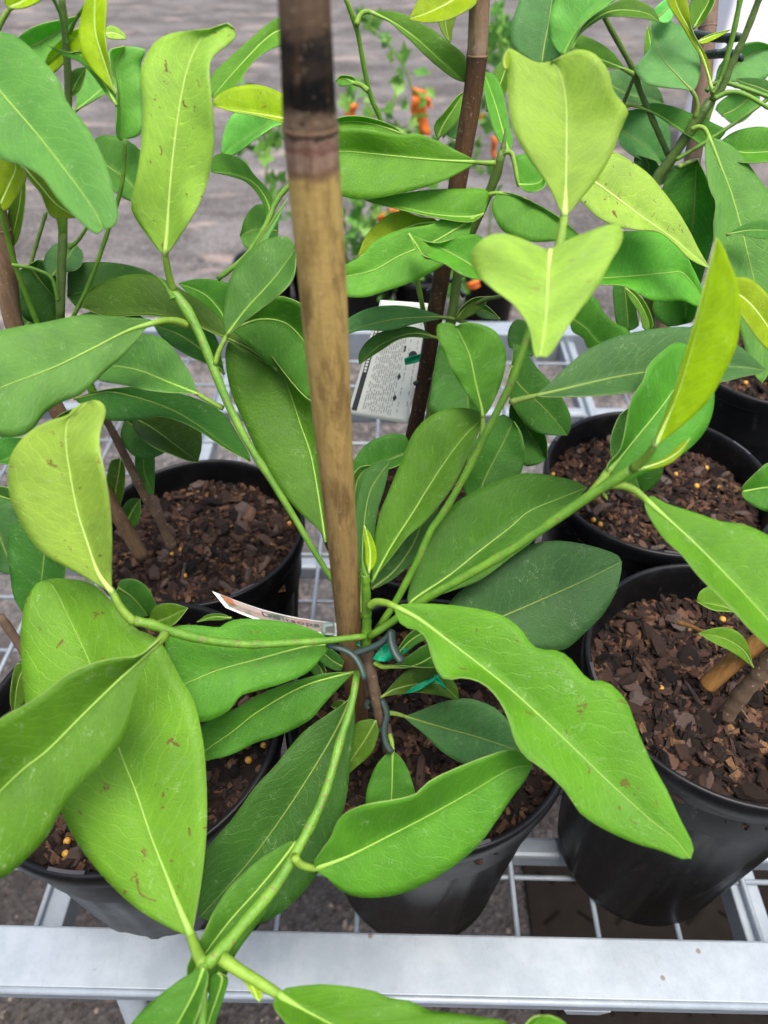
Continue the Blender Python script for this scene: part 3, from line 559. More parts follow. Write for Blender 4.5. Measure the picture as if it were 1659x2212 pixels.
leaf('A', 'd', '700,1462 690,1440 665,1420', '695,1470 675,1455 662,1435', '705,1450 690,1425', (.45, .455), n=12, tint=1.4)
leaf('A', 'm', '850,1422 885,1385 920,1365 950,1362', '862,1398 885,1368 915,1352', '868,1418 900,1392 935,1375', (.425, .43), n=16, tint=.7)
leaf('A', 'm', '845,1440 890,1440 940,1415 985,1395', '870,1425 920,1392 960,1380', '870,1438 915,1442 950,1440 985,1420', (.425, .435), '808,1430 825,1440', .425, n=16, tint=.7)
leaf('A', 'o', '745,1515 735,1530 715,1525', '738,1512 722,1515', '742,1530 725,1532', (.45, .455), n=8)
leaf('A', 'm', '770,1260 777,1245 782,1225', '772,1245', '780,1238', (.41, .405), n=6, rib=.0003)
# ---- rear left shrub (B)
stem('B', '372,1185 345,1120 315,1075 280,1005 250,945 215,880', (.60, .52), (25, 18), M_BARK, 'trunk')
stem('B', '308,1195 290,1160 275,1130', (.612, .60), (24, 18), M_BARK, 'trunk')
stem('B', '215,880 180,800 150,740 131,690 133,553 133,480 100,417 50,357', (.52, .40), (22, 18), name='stem')
stem('B', '131,690 140,420 148,222 145,130 132,-20', (.46, .37), (18, 17), M_DKSTEM, 'stem')
stem('B', '150,700 190,620 233,500 263,400 271,300', (.46, .40), (10, 10), name='stem')
stem('B', '90,720 80,697 33,573 13,500 -10,400', (.47, .40), (13, 12), name='stem')
stem('B', '60,600 73,547 100,457', (.50, .48), (10, 9), M_DKSTEM, 'stem')
stem('B', '150,535 168,520 190,488', (.44, .43), (10, 7), name='stalk')
stem('B', '144,95 132,35 112,-10', (.375, .36), (10, 9), name='stalk')
stem('B', '150,72 165,40 186,10', (.375, .36), (9, 8), name='stalk')
stem('B', '125,650 110,600 70,580 25,572', (.45, .43), (9, 9), name='stalk')
leaf('B', 'n', '-90,60 -40,140 0,197 80,290 150,380 200,450 223,494', '-70,50 -30,58 0,70 33,77 93,130 133,183 143,217 187,273 230,357 252,440 256,465 247,490', '-95,120 -70,250 0,343 37,353 87,380 127,433 167,473 207,506', (.345, .33), f=(.35, .45), n=36, tint=1.0, wave=.0006)
leaf('B', 'y', '22,18 50,5 100,-40 140,-90', '10,10 15,-30 60,-90', '50,18 90,0 125,-35', (.36, .35), '-5,62 8,38', .365, n=14)
leaf('B', 'n', '45,110 90,90 130,65 167,34', '40,80 85,53 130,43', '75,145 105,135 145,100', (.42, .40), n=16, tint=1.3)
leaf('B', 'y', '250,203 228,140 205,60 210,-70', '227,180 193,143 175,113 170,67 173,43 188,-10', '246,190 238,150 233,120 228,70 230,-10', (.37, .35), f=(.3, .8), tint=1.05)
leaf('B', 'm', '252,228 215,165 173,118 140,112 102,98', '235,212 205,170 173,135 140,122', '248,195 225,165 195,128 173,109 150,115', (.371, .375), n=18, f=(.2, .6))
leaf('B', 'n', '268,100 250,140 258,200 262,260 260,304', '235,110 249,170 253,210 251,290', '315,108 305,135 307,250 303,290 280,300', (.40, .42), f=(.8, .1), tint=1.7)
leaf('B', 'n', '163,240 195,215 227,187 260,155', '168,188 187,147 220,140 250,140', '190,225 233,198 255,180', (.42, .43), n=16, tint=1.4)
leaf('B', 'y', '97,140 125,115 150,90 178,66', '115,158 140,135 175,108', '105,115 133,84 165,62', (.395, .385), n=12, tint=.85)
leaf('B', 'l', '152,210 165,180 187,145', '140,200 142,170 165,148', '158,207 172,195 183,170', (.40, .40), n=12, tint=.7)
leaf('B', 'p', '228,75 245,72 274,84', '232,57 250,58 268,72', '235,83 255,85', (.41, .41), n=10, tint=.9)
leaf('B', 'n', '200,335 230,358 270,385 307,425', '205,300 230,292 265,298 305,328 312,370', '215,370 243,410 285,435', (.43, .44), n=18, tint=1.25)
leaf('B', 'y', '0,445 20,400 35,360 20,330', '-15,420 -20,370 0,340', '12,457 42,415 58,378 40,350', (.39, .385), n=16, tint=.75)
leaf('B', 'y', '47,357 85,400 120,440 165,470', '60,350 100,375 140,420', '60,385 87,417 110,468 140,472', (.375, .37), n=16, tint=.62)
leaf('B', 'o', '48,372 45,430 30,500 18,545', '55,390 53,450 38,520', '38,390 22,430 15,500', (.42, .44), n=12)
leaf('B', 'b', '112,597 140,565 165,528', '96,580 98,550 125,525', '130,590 170,580 180,548', (.46, .47), n=14, tint=1.1)
leaf('B', 'd', '62,572 90,610 122,650 130,690', '88,560 115,585 126,620', '35,590 30,630 55,690 100,700', (.47, .49), n=16)
leaf('B', 'd', '350,612 280,610 210,622 145,640', '333,592 270,571 200,566 152,576', '330,630 250,655 170,665', (.49, .47), n=18)
leaf('B', 'd', '20,720 60,700 95,655 105,600', '40,730 85,720 115,660', '10,690 30,640 70,600', (.5, .5), n=16)
leaf('B', 'o', '600,800 545,757 480,726 420,702 350,681 300,677 235,681 176,664', '580,772 553,762 484,695 440,655 395,627 345,600 290,592 235,605 190,630', '560,775 480,730 395,693 300,681 235,685', (.445, .45), f=(.2, .5), n=32, tint=.95)
leaf('B', 'd', '485,808 440,760 390,725 330,700', '478,770 470,735 440,695 390,690', '455,790 400,765 350,730', (.48, .48), n=18, tint=1.1)
leaf('B', 'd', '20,640 0,600 -30,570', '30,600 10,575', '0,640 -25,610', (.5, .5), n=10)
leaf('B', 'd', '148,690 200,700 260,690 330,700', '190,675 250,665 300,680', '190,715 250,715 300,712', (.51, .5), n=12)
leaf('B', 'm', '492,700 470,665 440,635 385,612', '500,680 503,640 497,614 465,604 420,603', '475,692 440,660 405,632', (.46, .47), n=18, tint=.8)
leaf('B', 'd', '160,862 200,852 235,846 300,860 370,885 430,920 480,958 541,998', '200,847 250,838 300,836 400,853 450,872 485,895 515,940 543,990', '190,885 230,907 290,908 350,900 420,925 480,965', (.50, .455), f=(.3, .6), n=30, tint=1.05)
leaf('B', 'o', '285,900 330,925 390,970 428,998', '320,895 370,880 405,882 430,905 436,960', '290,930 330,965 370,982 410,997', (.53, .50), n=20, tint=.75)
leaf('B', 'd', '270,905 300,930 340,960 372,966', '310,905 345,935 370,955', '260,940 275,972 300,990 340,986', (.545, .54), n=16, tint=1.1)
leaf('B', 'd', '310,975 312,1020 332,1070', '292,985 298,1030 320,1065', '332,980 334,1030', (.56, .57), n=12, tint=1.2)
leaf('B', 'o', '262,990 252,1050 240,1108', '240,995 230,1040 230,1090', '270,1010 268,1060 255,1100', (.56, .575), n=14, tint=.6)
leaf('B', 'm', '270,1140 285,1105 303,1078', '262,1118 268,1090 285,1076', '290,1140 303,1115', (.59, .59), n=12, tint=.5)
leaf('B', 'd', '255,1270 285,1290 320,1330', '258,1255 285,1250 315,1265 333,1295 339,1322', '248,1285 265,1312 295,1332', (.445, .46), n=18, tint=1.2)
leaf('B', 'o', '318,1345 350,1340 406,1313', '335,1310 370,1303', '330,1355 370,1352 390,1335', (.455, .45), n=14, tint=1.3)
leaf('B', 'l', '500,1335 460,1333 424,1344', '485,1327 450,1327', '480,1340 450,1340', (.50, .5), n=10, tint=.6)
leaf('B', 'd', '95,920 60,960 30,985 -10,1000', '80,940 40,945 0,945', '85,965 60,998 15,1003', (.45, .46), n=14, tint=1.3)
leaf('B', 'm', '240,900 200,890 150,900 110,915', '220,880 170,880 130,895', '215,905 170,920 130,920', (.5, .5), n=14, tint=.4)
# ---- front left shrub (F)
stem('F', '190,1640 130,1540 60,1420 0,1330', (.49, .44), (26, 20), M_BARK, 'trunk')
leaf('F', 'd', '100,1165 95,1210 85,1270 48,1322', '60,1120 25,1140 16,1190 22,1240 30,1290', '138,1200 141,1240 120,1290 80,1318', (.43, .44), n=20, tint=1.15)
leaf('F', 'b', '-20,1110 0,1160 15,1200 35,1242', '-40,1130 -30,1190 0,1235', '20,1085 38,1120 42,1180', (.44, .45), n=16, tint=1.0)
leaf('F', 'o', '60,1430 40,1470 30,1545', '35,1435 24,1480 22,1520', '65,1460 55,1510', (.45, .46), n=12, tint=1.0)
leaf('F', 'd', '-30,1060 10,1075 40,1085 60,1120', '0,1050 30,1060 50,1090', '-20,1090 20,1105 45,1125', (.45, .45), n=12, tint=1.2)
# ---- middle rear shrub (C)
stem('C', '918,1040 930,900 950,790 975,690 985,620 995,560 1013,510 1026,483 1070,383 1086,323', (.56, .425), (26, 22), M_DKSTEM, 'stem')
stem('C', '1086,328 1090,300 1092,276', (.425, .42), (16, 3), M_DKSTEM, 'bud')
stem('C', '940,800 900,600 860,420 823,260 800,207 786,143 770,60 740,-20', (.53, .39), (12, 12), name='stem')
stem('C', '985,680 1040,650 1080,640 1120,625', (.50, .47), (11, 9), M_DKSTEM, 'stalk')
leaf('C', 'l', '1025,350 960,347 880,340 800,332 740,327 640,335', '1015,340 985,325 935,300 895,287 875,291 835,287 790,280 745,277 680,285 645,310', '1018,358 960,390 890,412 830,425 785,431 747,426 690,405 645,370', (.42, .415), '1068,352 1045,352', .425, f=(.5, .4), n=34, tint=.8)
leaf('C', 'l', '870,290 820,272 760,262 690,275', '855,275 820,260 780,251 735,253', '855,292 800,288 735,290', (.43, .425), n=16, tint=.8)
leaf('C', 'l', '800,26 850,50 900,85 950,130 1005,178', '845,24 880,34 905,49 930,61 960,84 1000,116 1010,140', '830,40 880,82 910,112 950,148 985,172', (.40, .42), '770,54 776,36 787,26', .40, f=(.5, .2), n=26, tint=.65)
leaf('C', 'y', '1030,-40 980,0 920,30 881,42', '1000,-50 930,-30 903,0 890,27', '1030,5 1000,28 960,45 920,49', (.385, .38), n=18, tint=.75)
leaf('C', 'p', '965,25 962,55 972,92', '945,30 950,60 962,82', '985,30 978,60 976,85', (.42, .43), n=12, tint=.7)
leaf('C', 'm', '1098,328 1085,280 1068,220 1043,153', '1075,300 1058,255 1048,205 1040,170', '1108,310 1100,270 1088,205 1070,165', (.43, .45), n=20, tint=.95)
leaf('C', 'l', '1052,240 1070,205 1085,170 1098,130', '1050,215 1058,170 1080,135', '1070,230 1092,205 1100,160', (.45, .45), n=14, tint=.7)
leaf('C', 'l', '945,300 958,270 980,235 1006,195', '938,285 940,265 960,242 985,210', '958,292 985,265 1003,235', (.45, .45), n=14, tint=.8)
leaf('C', 'b', '965,290 985,270 1003,240', '955,300 965,260 985,225', '985,300 1005,275', (.46, .46), n=10, tint=1.5)
leaf('C', 'l', '1045,462 1020,469 940,464 860,446 783,429', '1055,435 1055,411 1000,408 930,410 880,416 830,424', '1020,480 940,470 860,452 800,437', (.43, .425), f=(.3, .5), n=22, tint=.75)
leaf('C', 'm', '1075,417 1112,422 1160,444 1210,480 1258,514', '1090,415 1125,424 1170,446 1215,474', '1062,440 1068,470 1090,502 1150,522 1205,520', (.425, .43), '1042,428 1058,420', .432, f=(.2, .5), n=22, tint=.95)
leaf('C', 'y', '948,480 900,485 840,510 770,560', '940,472 905,468 868,455 830,470 790,510', '935,492 890,505 830,540', (.44, .435), n=18, tint=.6)
leaf('C', 'm', '1022,472 936,523 863,553 806,584 750,597 680,612', '1010,475 985,468 960,470 935,483 920,487 870,495 810,520 780,553 720,585', '1008,520 965,567 900,605 830,630 790,642 747,641 700,628', (.428, .42), '1036,467 1030,470', .432, f=(.35, .5), n=30, tint=1.15)
leaf('C', 'm', '1060,605 1010,568 960,540 920,520 884,506', '1055,540 1035,508 1000,509 950,524 920,522', '1040,605 1000,595 960,570 930,560 905,535', (.40, .41), n=20, tint=1.15)
leaf('C', 'l', '882,505 900,530 918,558 935,560', '890,520 903,545', '905,515 930,535 938,550', (.405, .405), n=10, tint=.8)
leaf('C', 'm', '1120,400 1165,395 1180,372', '1110,370 1112,340 1136,333 1160,355', '1140,415 1175,405', (.43, .43), '1086,330 1104,328', .425, n=14)
leaf('C', 'm', '765,180 745,170 725,175', '770,172 758,164 735,163', '755,183 735,186', (.41, .41), '795,196 780,184', .41, n=10, tint=.9)
leaf('C', 'b', '968,686 930,685 853,690 783,706 725,728', '955,682 930,674 890,663 840,660 790,668 745,694', '948,690 900,699 840,714 780,714 745,724', (.49, .47), '1010,700 990,692', .495, n=26, f=(.4, .2), tint=1.0)
leaf('C', 'd', '940,729 900,720 860,728 815,750 776,788', '928,720 910,711 880,705 820,718 790,740 774,768', '928,731 890,728 860,734 825,756 792,777', (.49, .485), '975,742 958,734', .495, n=22, f=(.4, .5))
leaf('C', 'd', '1010,720 1008,790 1010,850 1012,900', '980,700 950,740 940,785 932,845 930,890', '1030,710 1060,760 1060,830 1035,900', (.47, .46), n=18, tint=1.2)
leaf('C', 'd', '1105,790 1116,826 1173,880 1226,940', '1112,740 1130,755 1160,795 1195,832 1230,890 1233,925', '1095,830 1110,880 1150,930 1190,940', (.47, .50), n=20, tint=.95)
leaf('C', 'd', '1110,860 1125,900 1150,945 1182,990', '1118,860 1150,905 1180,945', '1100,880 1105,940 1130,1005 1165,1002', (.49, .51), n=18, tint=1.1)
leaf('C', 'd', '1030,1090 1045,1040 1075,980 1110,910', '1005,1070 1005,1010 1035,940 1085,895', '1060,1080 1110,1045 1132,1000 1128,940', (.485, .48), n=20, tint=1.2)
leaf('C', 'd', '880,1090 900,1050 950,1000 1000,960', '870,1060 890,1010 940,970', '910,1090 960,1050 1000,1000', (.49, .49), n=16, tint=1.1)
leaf('C', 'd', '890,975 850,990 800,1010 757,1020', '875,940 850,937 815,946 785,965 765,995', '870,1000 835,1015 800,1019', (.52, .52), n=18, tint=1.35)
leaf('C', 'd', '757,1110 765,1070 775,1030 800,1005', '753,1090 755,1045 775,1010', '780,1110 790,1060 800,1025', (.48, .48), n=14, tint=1.2)
leaf('C', 'd', '1120,760 1135,735 1150,700', '1100,750 1098,715 1115,690', '1150,770 1165,740', (.5, .5), n=12)
leaf('C', 'b', '1080,690 1050,672 1020,665', '1065,672 1040,655', '1060,690 1035,685', (.5, .5), n=10, tint=.9)
leaf('C', 'o', '985,690 1010,660 1060,640', '990,672 1020,645', '1000,690 1040,668', (.49, .49), n=10, tint=.9)
# leaves between the rear left shrub and the stake
leaf('C', 'l', '650,60 592,72 520,140 457,212', '620,30 592,42 553,73 490,130 457,165', '640,90 593,103 553,128 500,195', (.43, .415), n=22, tint=.75)
leaf('C', 'y', '640,262 605,255 553,246 500,238 460,228', '640,215 605,200 575,187 540,183 500,190 465,210', '620,270 605,264 553,250 500,241', (.42, .41), n=20, tint=.75, sp=.6)
leaf('C', 'n', '620,240 553,285 515,310 477,338', '610,220 560,232 505,245 482,290', '625,262 590,275 553,300 505,335', (.46, .46), n=16, tint=1.7)
leaf('C', 'm', '577,485 582,450 553,400 510,378 455,371', '590,465 593,440 575,405 553,382 525,347 495,334 463,336', '573,470 568,440 535,396 500,382', (.45, .44), n=22, f=(.4, .1), tint=.85)
leaf('C', 'n', '600,500 570,495 540,500 518,510', '600,465 560,440 530,468', '600,535 560,540 530,535', (.47, .47), n=14, tint=1.2)
stem('C', '640,385 600,430 573,490 553,520 530,555 470,603', (.44, .45), (14, 13), name='stem')
leaf('C', 'b', '550,545 580,495 622,428', '552,530 585,480', '562,542 595,485', (.435, .43), n=10, tint=2.0)
# ---- upper right shrub (D)
stem('D', '1395,1040 1400,900 1405,700 1400,550 1413,393 1439,360 1483,293 1536,217', (.60, .46), (30, 24), M_DKSTEM, 'stem')
stem('D', '1536,217 1556,197 1579,143 1613,67 1648,-25', (.46, .42), (17, 15), M_DKSTEM, 'stem')
stem('D', '1446,340 1406,250 1383,197 1366,147 1339,97 1309,43 1290,0', (.49, .43), (14, 13), M_DKSTEM, 'stem')
stem('D', '1525,265 1545,205 1563,150 1583,77 1603,-20', (.49, .45), (13, 12), name='stem')
stem('D', '1460,345 1500,322 1546,293 1606,253 1670,205', (.475, .45), (10, 9), name='stalk')
stem('D', '1340,240 1358,195 1372,160', (.50, .48), (10, 8), M_DKSTEM, 'stalk')
stem('D', '1543,213 1573,200 1606,203 1665,236', (.455, .44), (13, 9), name='stalk')
stem('D', '1526,197 1540,182 1562,178 1600,188 1665,211', (.46, .45), (11, 9), name='stalk')
stem('D', '1540,200 1552,180 1558,165', (.455, .45), (12, 3), name='bud')
leaf('D', 'n', '1215,120 1250,60 1290,20 1340,-30', '1230,112 1243,82 1262,50 1306,18 1345,-15', '1200,105 1187,82 1185,50 1200,0 1250,-60', (.43, .41), f=(.2, .3), n=22, tint=1.35)
leaf('D', 'l', '1233,109 1258,66 1306,30 1345,22 1400,30 1425,48', '1240,90 1262,52 1308,17 1350,-2 1395,8 1418,28', '1250,78 1275,56 1306,38 1345,36 1404,42', (.428, .42), n=20, tint=.6)
leaf('D', 'b', '1418,40 1430,30 1445,15 1470,0', '1410,25 1425,8 1450,-10', '1430,50 1448,48 1456,30', (.45, .45), n=12, tint=2.6)
leaf('D', 'b', '1170,140 1175,100 1185,50 1200,-60', '1140,125 1108,105 1106,55 1122,0 1150,-60', '1195,130 1215,118 1225,60 1235,-10', (.46, .46), n=20, tint=1.0)
leaf('D', 'l', '1352,152 1320,138 1280,122 1235,100', '1345,140 1320,110 1290,90 1262,78 1242,78', '1345,148 1310,146 1260,130', (.45, .45), '1368,160 1360,156', .455, n=18, tint=.65)
leaf('D', 'b', '1496,198 1460,160 1430,125 1415,85 1405,45', '1470,192 1440,190 1400,183 1375,160 1371,145 1393,120 1408,85', '1504,188 1512,160 1512,133 1500,95 1478,62 1440,45', (.45, .46), '1500,255 1506,235 1503,212', .46, n=26, f=(.3, .2), tint=1.6)
leaf('D', 'y', '1538,195 1520,130 1495,75 1465,20 1450,-30', '1532,172 1512,120 1490,85 1470,50 1440,0', '1538,170 1528,125 1508,90 1494,60 1482,-5', (.455, .43), '1541,214 1540,205', .46, n=20, tint=.7)
leaf('D', 'l', '1498,62 1510,40 1530,5 1540,-30', '1490,40 1490,10 1510,-30', '1515,52 1530,32 1545,0', (.47, .47), n=14, tint=.7)
leaf('D', 'y', '1505,92 1530,82 1555,72 1579,64', '1515,83 1540,72', '1520,95 1550,82', (.46, .46), n=8, tint=.9)
leaf('D', 'm', '1376,229 1420,248 1470,280 1530,322', '1410,223 1450,229 1500,248 1545,268 1569,283', '1410,245 1440,265 1480,290', (.47, .475), '1352,228 1365,226', .475, n=22, f=(.5, .2), tint=.75)
leaf('D', 'b', '1318,185 1350,202 1390,212 1435,223', '1320,152 1355,145 1400,178 1425,195', '1330,205 1350,218 1400,225', (.51, .52), n=16, tint=1.15)
leaf('D', 'b', '1336,280 1370,300 1400,325 1430,352', '1350,243 1400,237 1440,262 1448,320', '1338,310 1370,338 1410,352', (.52, .53), n=16, tint=1.25)
leaf('D', 'b', '1395,340 1402,360 1392,392', '1372,335 1372,365', '1420,350 1425,385', (.51, .52), n=12, tint=.7)
leaf('D', 'b', '1410,400 1440,380 1470,358', '1420,380 1450,358', '1430,398 1460,378', (.5, .5), n=10, tint=1.1)
leaf('D', 'y', '1380,185 1400,200 1410,222', '1395,180 1412,195', '1385,205 1395,222', (.52, .52), n=8, tint=.5)
leaf('D', 'y', '1355,195 1365,210 1368,224', '1368,195 1380,212', '1352,205', (.53, .53), n=8, tint=.5)
leaf('D', 'l', '1402,135 1405,100 1398,55', '1393,125 1393,80', '1418,125 1415,80', (.48, .48), n=10, tint=.7)
leaf('D', 'b', '1545,175 1580,150 1620,120 1670,100', '1552,145 1580,112 1605,95 1640,90', '1575,176 1610,178 1660,165', (.50, .5), n=16, tint=1.7)
leaf('D', 'd', '1560,250 1590,235 1620,210 1640,190', '1545,235 1560,215 1600,195', '1585,268 1615,255 1640,220', (.51, .51), n=14, tint=1.6)
leaf('D', 'd', '1670,205 1640,190 1610,180 1590,170', '1660,175 1625,168', '1650,208 1610,198', (.48, .48), n=12)
leaf('D', 'm', '1552,318 1605,330 1659,328 1720,325', '1562,300 1590,283 1630,274 1665,277 1700,295', '1580,345 1610,352 1660,350 1700,345', (.47, .46), n=18, tint=1.0)
leaf('D', 'n', '1530,292 1553,350 1580,420 1600,490 1615,550 1635,640 1645,740 1646,828', '1540,297 1573,310 1600,333 1640,387 1662,417 1690,500 1700,600 1690,720 1665,800', '1524,313 1524,350 1533,410 1546,437 1541,483 1545,540 1565,620 1590,690 1606,740 1626,806', (.455, .47), '1493,280 1508,274 1522,278', .462, n=36, f=(.3, .5), tint=1.05)
leaf('D', 'y', '1565,630 1600,640 1640,680 1700,770', '1575,605 1600,598 1630,608 1665,645 1700,700', '1580,655 1600,680 1635,730 1670,765', (.42, .42), n=18, tint=.72, sp=.5)
leaf('D', 'd', '1507,345 1505,350 1500,430 1495,500 1488,600 1480,700', '1480,355 1450,370 1428,420 1440,520 1420,620 1410,670 1440,705', '1525,380 1545,440 1540,520 1512,620 1500,690', (.49, .53), '1466,360 1490,350', .475, n=26, tint=1.6)
leaf('D', 'd', '1569,507 1620,498 1690,500', '1600,488 1650,475', '1600,507 1650,516', (.445, .44), n=10, tint=1.3)
leaf('D', 'p', '1245,375 1283,393 1339,433 1389,470 1440,505 1490,545 1535,582', '1265,350 1310,325 1326,328 1350,340 1400,375 1430,410 1460,450 1490,500 1510,540', '1245,420 1275,455 1300,475 1340,491 1380,497 1420,500 1455,525 1490,560', (.42, .415), n=32, sp=1, f=(.3, .4), tint=.85)
leaf('D', 'm', '1260,600 1303,601 1373,596 1440,590 1475,590 1530,660', '1270,540 1310,505 1345,500 1420,502 1470,530 1495,575 1520,630', '1270,612 1296,615 1346,618 1373,630 1399,646 1439,651 1476,650 1506,663', (.44, .445), n=28, f=(.3, .5), tint=1.1)
leaf('D', 'd', '1345,600 1352,650 1358,715', '1325,615 1326,660 1335,708', '1372,620 1375,670 1380,705', (.53, .54), n=12, tint=1.1)
leaf('D', 'l', '1350,622 1375,645 1395,680 1405,712', '1370,628 1395,655 1412,700', '1360,645 1382,680 1390,712', (.51, .51), n=12, tint=.7)
leaf('D', 'm', '1230,685 1266,710 1293,740 1330,760', '1255,645 1283,640 1303,673 1326,696 1361,716 1355,745', '1236,715 1259,730 1270,752 1300,765', (.50, .51), n=18, tint=.9)
leaf('D', 'd', '1360,880 1352,940 1360,1000 1385,1063', '1340,895 1322,935 1319,970 1338,1020', '1400,900 1430,960 1432,1020 1410,1055', (.54, .57), n=18, tint=1.0)
leaf('D', 'y', '1330,960 1318,985 1332,1005', '1316,975', '1330,985', (.575, .575), n=6, tint=.5)
# ---- front right shrub (E)
stem('E', '1565,1550 1600,1502 1645,1450 1730,1350', (.50, .44), (40, 40), M_BARK, 'trunk')
leaf('E', 'o', '1627,1442 1605,1405 1560,1378 1508,1368', '1622,1420 1612,1385 1590,1362 1560,1355 1530,1360', '1605,1425 1575,1405 1540,1388', (.47, .465), n=20, tint=1.7)
leaf('E', 'o', '1600,1325 1560,1310 1505,1300', '1590,1290 1560,1270 1535,1265 1510,1280', '1580,1322 1540,1318', (.46, .455), n=14, tint=1.7)
leaf('E', 'm', '1602,1062 1659,1053 1730,1050', '1603,1052 1618,1035 1640,1014 1662,998 1710,1000', '1605,1075 1630,1094 1662,1106 1710,1095', (.41, .40), n=18, sp=.3, tint=.8)
for q, s in (('E', '1560,1530 1530,1560 1500,1565'), ('E', '1600,1530 1620,1560 1640,1600')):
    stem(q, s, (.50, .505), (6, 3), M_BARK, 'root', 10)

# ---------------------------------------------------------------- canes, clips, tags, ties
def cane(name, label, path, z, wpx, mat, nodes, y0, y1, group=None, wz=None, wy=None):
    c = crom(S(path), 70); pts = []; rad = []; vs = []
    for i, q in enumerate(c):
        t = i / 69; y = q[1]
        # an upright cane: depth interpolates in 1/z along a straight line
        zz = z / (cT + (CY - y) / FPX * sT) if isinstance(z, float) else 1 / (1 / z[0] + (1 / z[1] - 1 / z[0]) * t)
        r = wz / 2 if wz else wpx / 2 / FPX * zz
        if wy:
            for (ya, wa), (yb, wb) in zip(wy, wy[1:]):
                if ya <= y <= yb: r = (wa + (wb - wa) * (y - ya) / (yb - ya)) / 2 / FPX * zz
        for ny, amp, wd in nodes: r *= 1 + amp * math.exp(-((y - ny) / wd) ** 2)
        pts.append(P(*q, zz)); rad.append(r); vs.append((y - y0) / (y1 - y0))
    t = thing(name, label, 'stake', pts[-1], group)
    m = MB(); m.tube(pts, rad, 20, vs); m.make('cane', mat, t, uv=True)
    for ny, amp, wd in nodes:
        i = min(range(70), key=lambda k: abs(c[k][1] - ny))
        if 0 < i < 69:
            d = (pts[i + 1] - pts[i - 1]).normalized() * rad[i] * .12; m = MB()
            m.tube([pts[i] - d, pts[i] - d * .4, pts[i] + d * .4, pts[i] + d], [rad[i] * .98, rad[i] * 1.035, rad[i] * 1.035, rad[i] * .98], 20); m.make('node_ring', mat, t)
    return t
dn = (.012, .011, .011)
M_CANE = bamboo_material('bamboo', [(0, (.12, .082, .055)), (.03, (.10, .066, .042)), (.045, (.035, .026, .02)), (.06, (.012, .011, .011)), (.085, (.03, .021, .016)), (.105, (.006, .006, .006)), (.135, (.005, .005, .0055)), (.146, (.17, .125, .085)), (.158, (.12, .09, .06)), (.166, (.035, .026, .02)), (.173, (.30, .20, .15)), (.182, (.16, .075, .055)), (.195, (.29, .19, .14)), (.21, (.17, .10, .06)), (.23, (.40, .285, .095)), (.5, (.39, .27, .09)), (.62, (.31, .205, .075)), (.8, (.22, .14, .06)), (.9, (.16, .09, .05)), (1, (.13, .07, .04))], (.085, .045, .02))
cane('bamboo_stake', 'thick bamboo stake with a charred black band, tied to the central shrub', '786,1640 775,1557 757,1390 742,1200 714,860 696,600 680,400 668,230 657,0 648,-170', .268, 0, M_CANE, [(285, .045, 30)], 0, 1700, 'bamboo stakes', None, [(-200, 116), (0, 114), (300, 117), (500, 110), (700, 99), (1000, 76), (1200, 63), (1300, 57), (1400, 50), (1520, 43), (1700, 42)])
M_CANE2 = bamboo_material('dark_cane', [(0, (.2, .13, .08)), (.1, (.24, .17, .11)), (.128, (.2, .15, .1)), (.135, (.07, .04, .025)), (.2, (.09, .05, .025)), (.5, (.10, .055, .03)), (1, (.055, .03, .02))], (.03, .018, .012))
cane('bamboo_stake', 'slim dark brown bamboo cane with a pale joint, behind the white text tag', '862,1060 905,880 960,560 1000,330 1027,160 1036,0 1040,-80', (.60, .38), 40, M_CANE2, [(122, .08, 14)], 0, 900, 'bamboo stakes', .0112)
M_CANE3 = bamboo_material('grey_cane', [(0, (.17, .12, .09)), (1, (.12, .085, .06))], (.06, .04, .03))
cane('bamboo_stake', 'grey-brown cane at upper right with a black plastic clip', '1380,1040 1440,640 1490,380 1513,230 1533,0 1540,-90', (.64, .52), 38, M_CANE3, [(60, .04, 20)], 0, 900, 'bamboo stakes', .0125)
M_CANE4 = bamboo_material('tan_cane', [(0, (.19, .13, .08)), (1, (.17, .11, .065))], (.1, .06, .035))
cane('bamboo_stake', 'smooth tan cane at the left edge beside thin green stems', '308,1205 120,880 32,705 12,553 -12,440 -40,300', (.61, .40), 42, M_CANE4, [(500, .03, 20)], 0, 900, 'bamboo stakes', .0115)
M_CANE5 = bamboo_material('orange_cane', [(0, (.3, .16, .05)), (1, (.26, .13, .04))], (.12, .055, .02))
cane('bamboo_stake', 'orange-brown bamboo stub leaning in the front right pot', '1528,1480 1590,1425 1660,1372 1760,1290', (.50, .44), 38, M_CANE5, [(1372, .04, 10)], 1200, 1500, 'bamboo stakes', .0122)
stem('E', '1463,1345 1490,1352 1520,1365', (.49, .485), (12, 8), M_CANE5, 'twig', 8)

def arm(m, path, z, wpx, flat=1.5):
    c = crom(S(path), 14); pts = [P(*q, z[0] + (z[1] - z[0]) * i / 13) for i, q in enumerate(c)]
    m.tube(pts, [wpx / 2 / FPX * z[0] * (1 if 0 < i < 13 else .8) for i in range(14)], 8, flat=flat)
def clip(label, arms, at, mat=None):
    t = thing('plant_clip', label, 'clip', P(*at), 'plastic plant clips')
    for a in arms: m = MB(); arm(m, *a); m.make('clip_arm', mat or M_CLIP, t)
    return t
c1 = clip('dark green plastic clip holding the central shrub to the thick bamboo stake', [('706,1392 736,1401 760,1413 776,1433 785,1456 788,1468', (.416, .410), 14.5), ('764,1412 791,1403 819,1391 838,1375 846,1362', (.415, .407), 14), ('845,1362 847,1388 856,1413 869,1430', (.406, .400), 14.5)], (760, 1412, .416))
m = MB(); arm(m, '698,1368 702,1352 722,1350', (.435, .435), 8); arm(m, '702,1370 722,1370', (.434, .434), 6); m.make('clasp', M_CLIPL, c1)
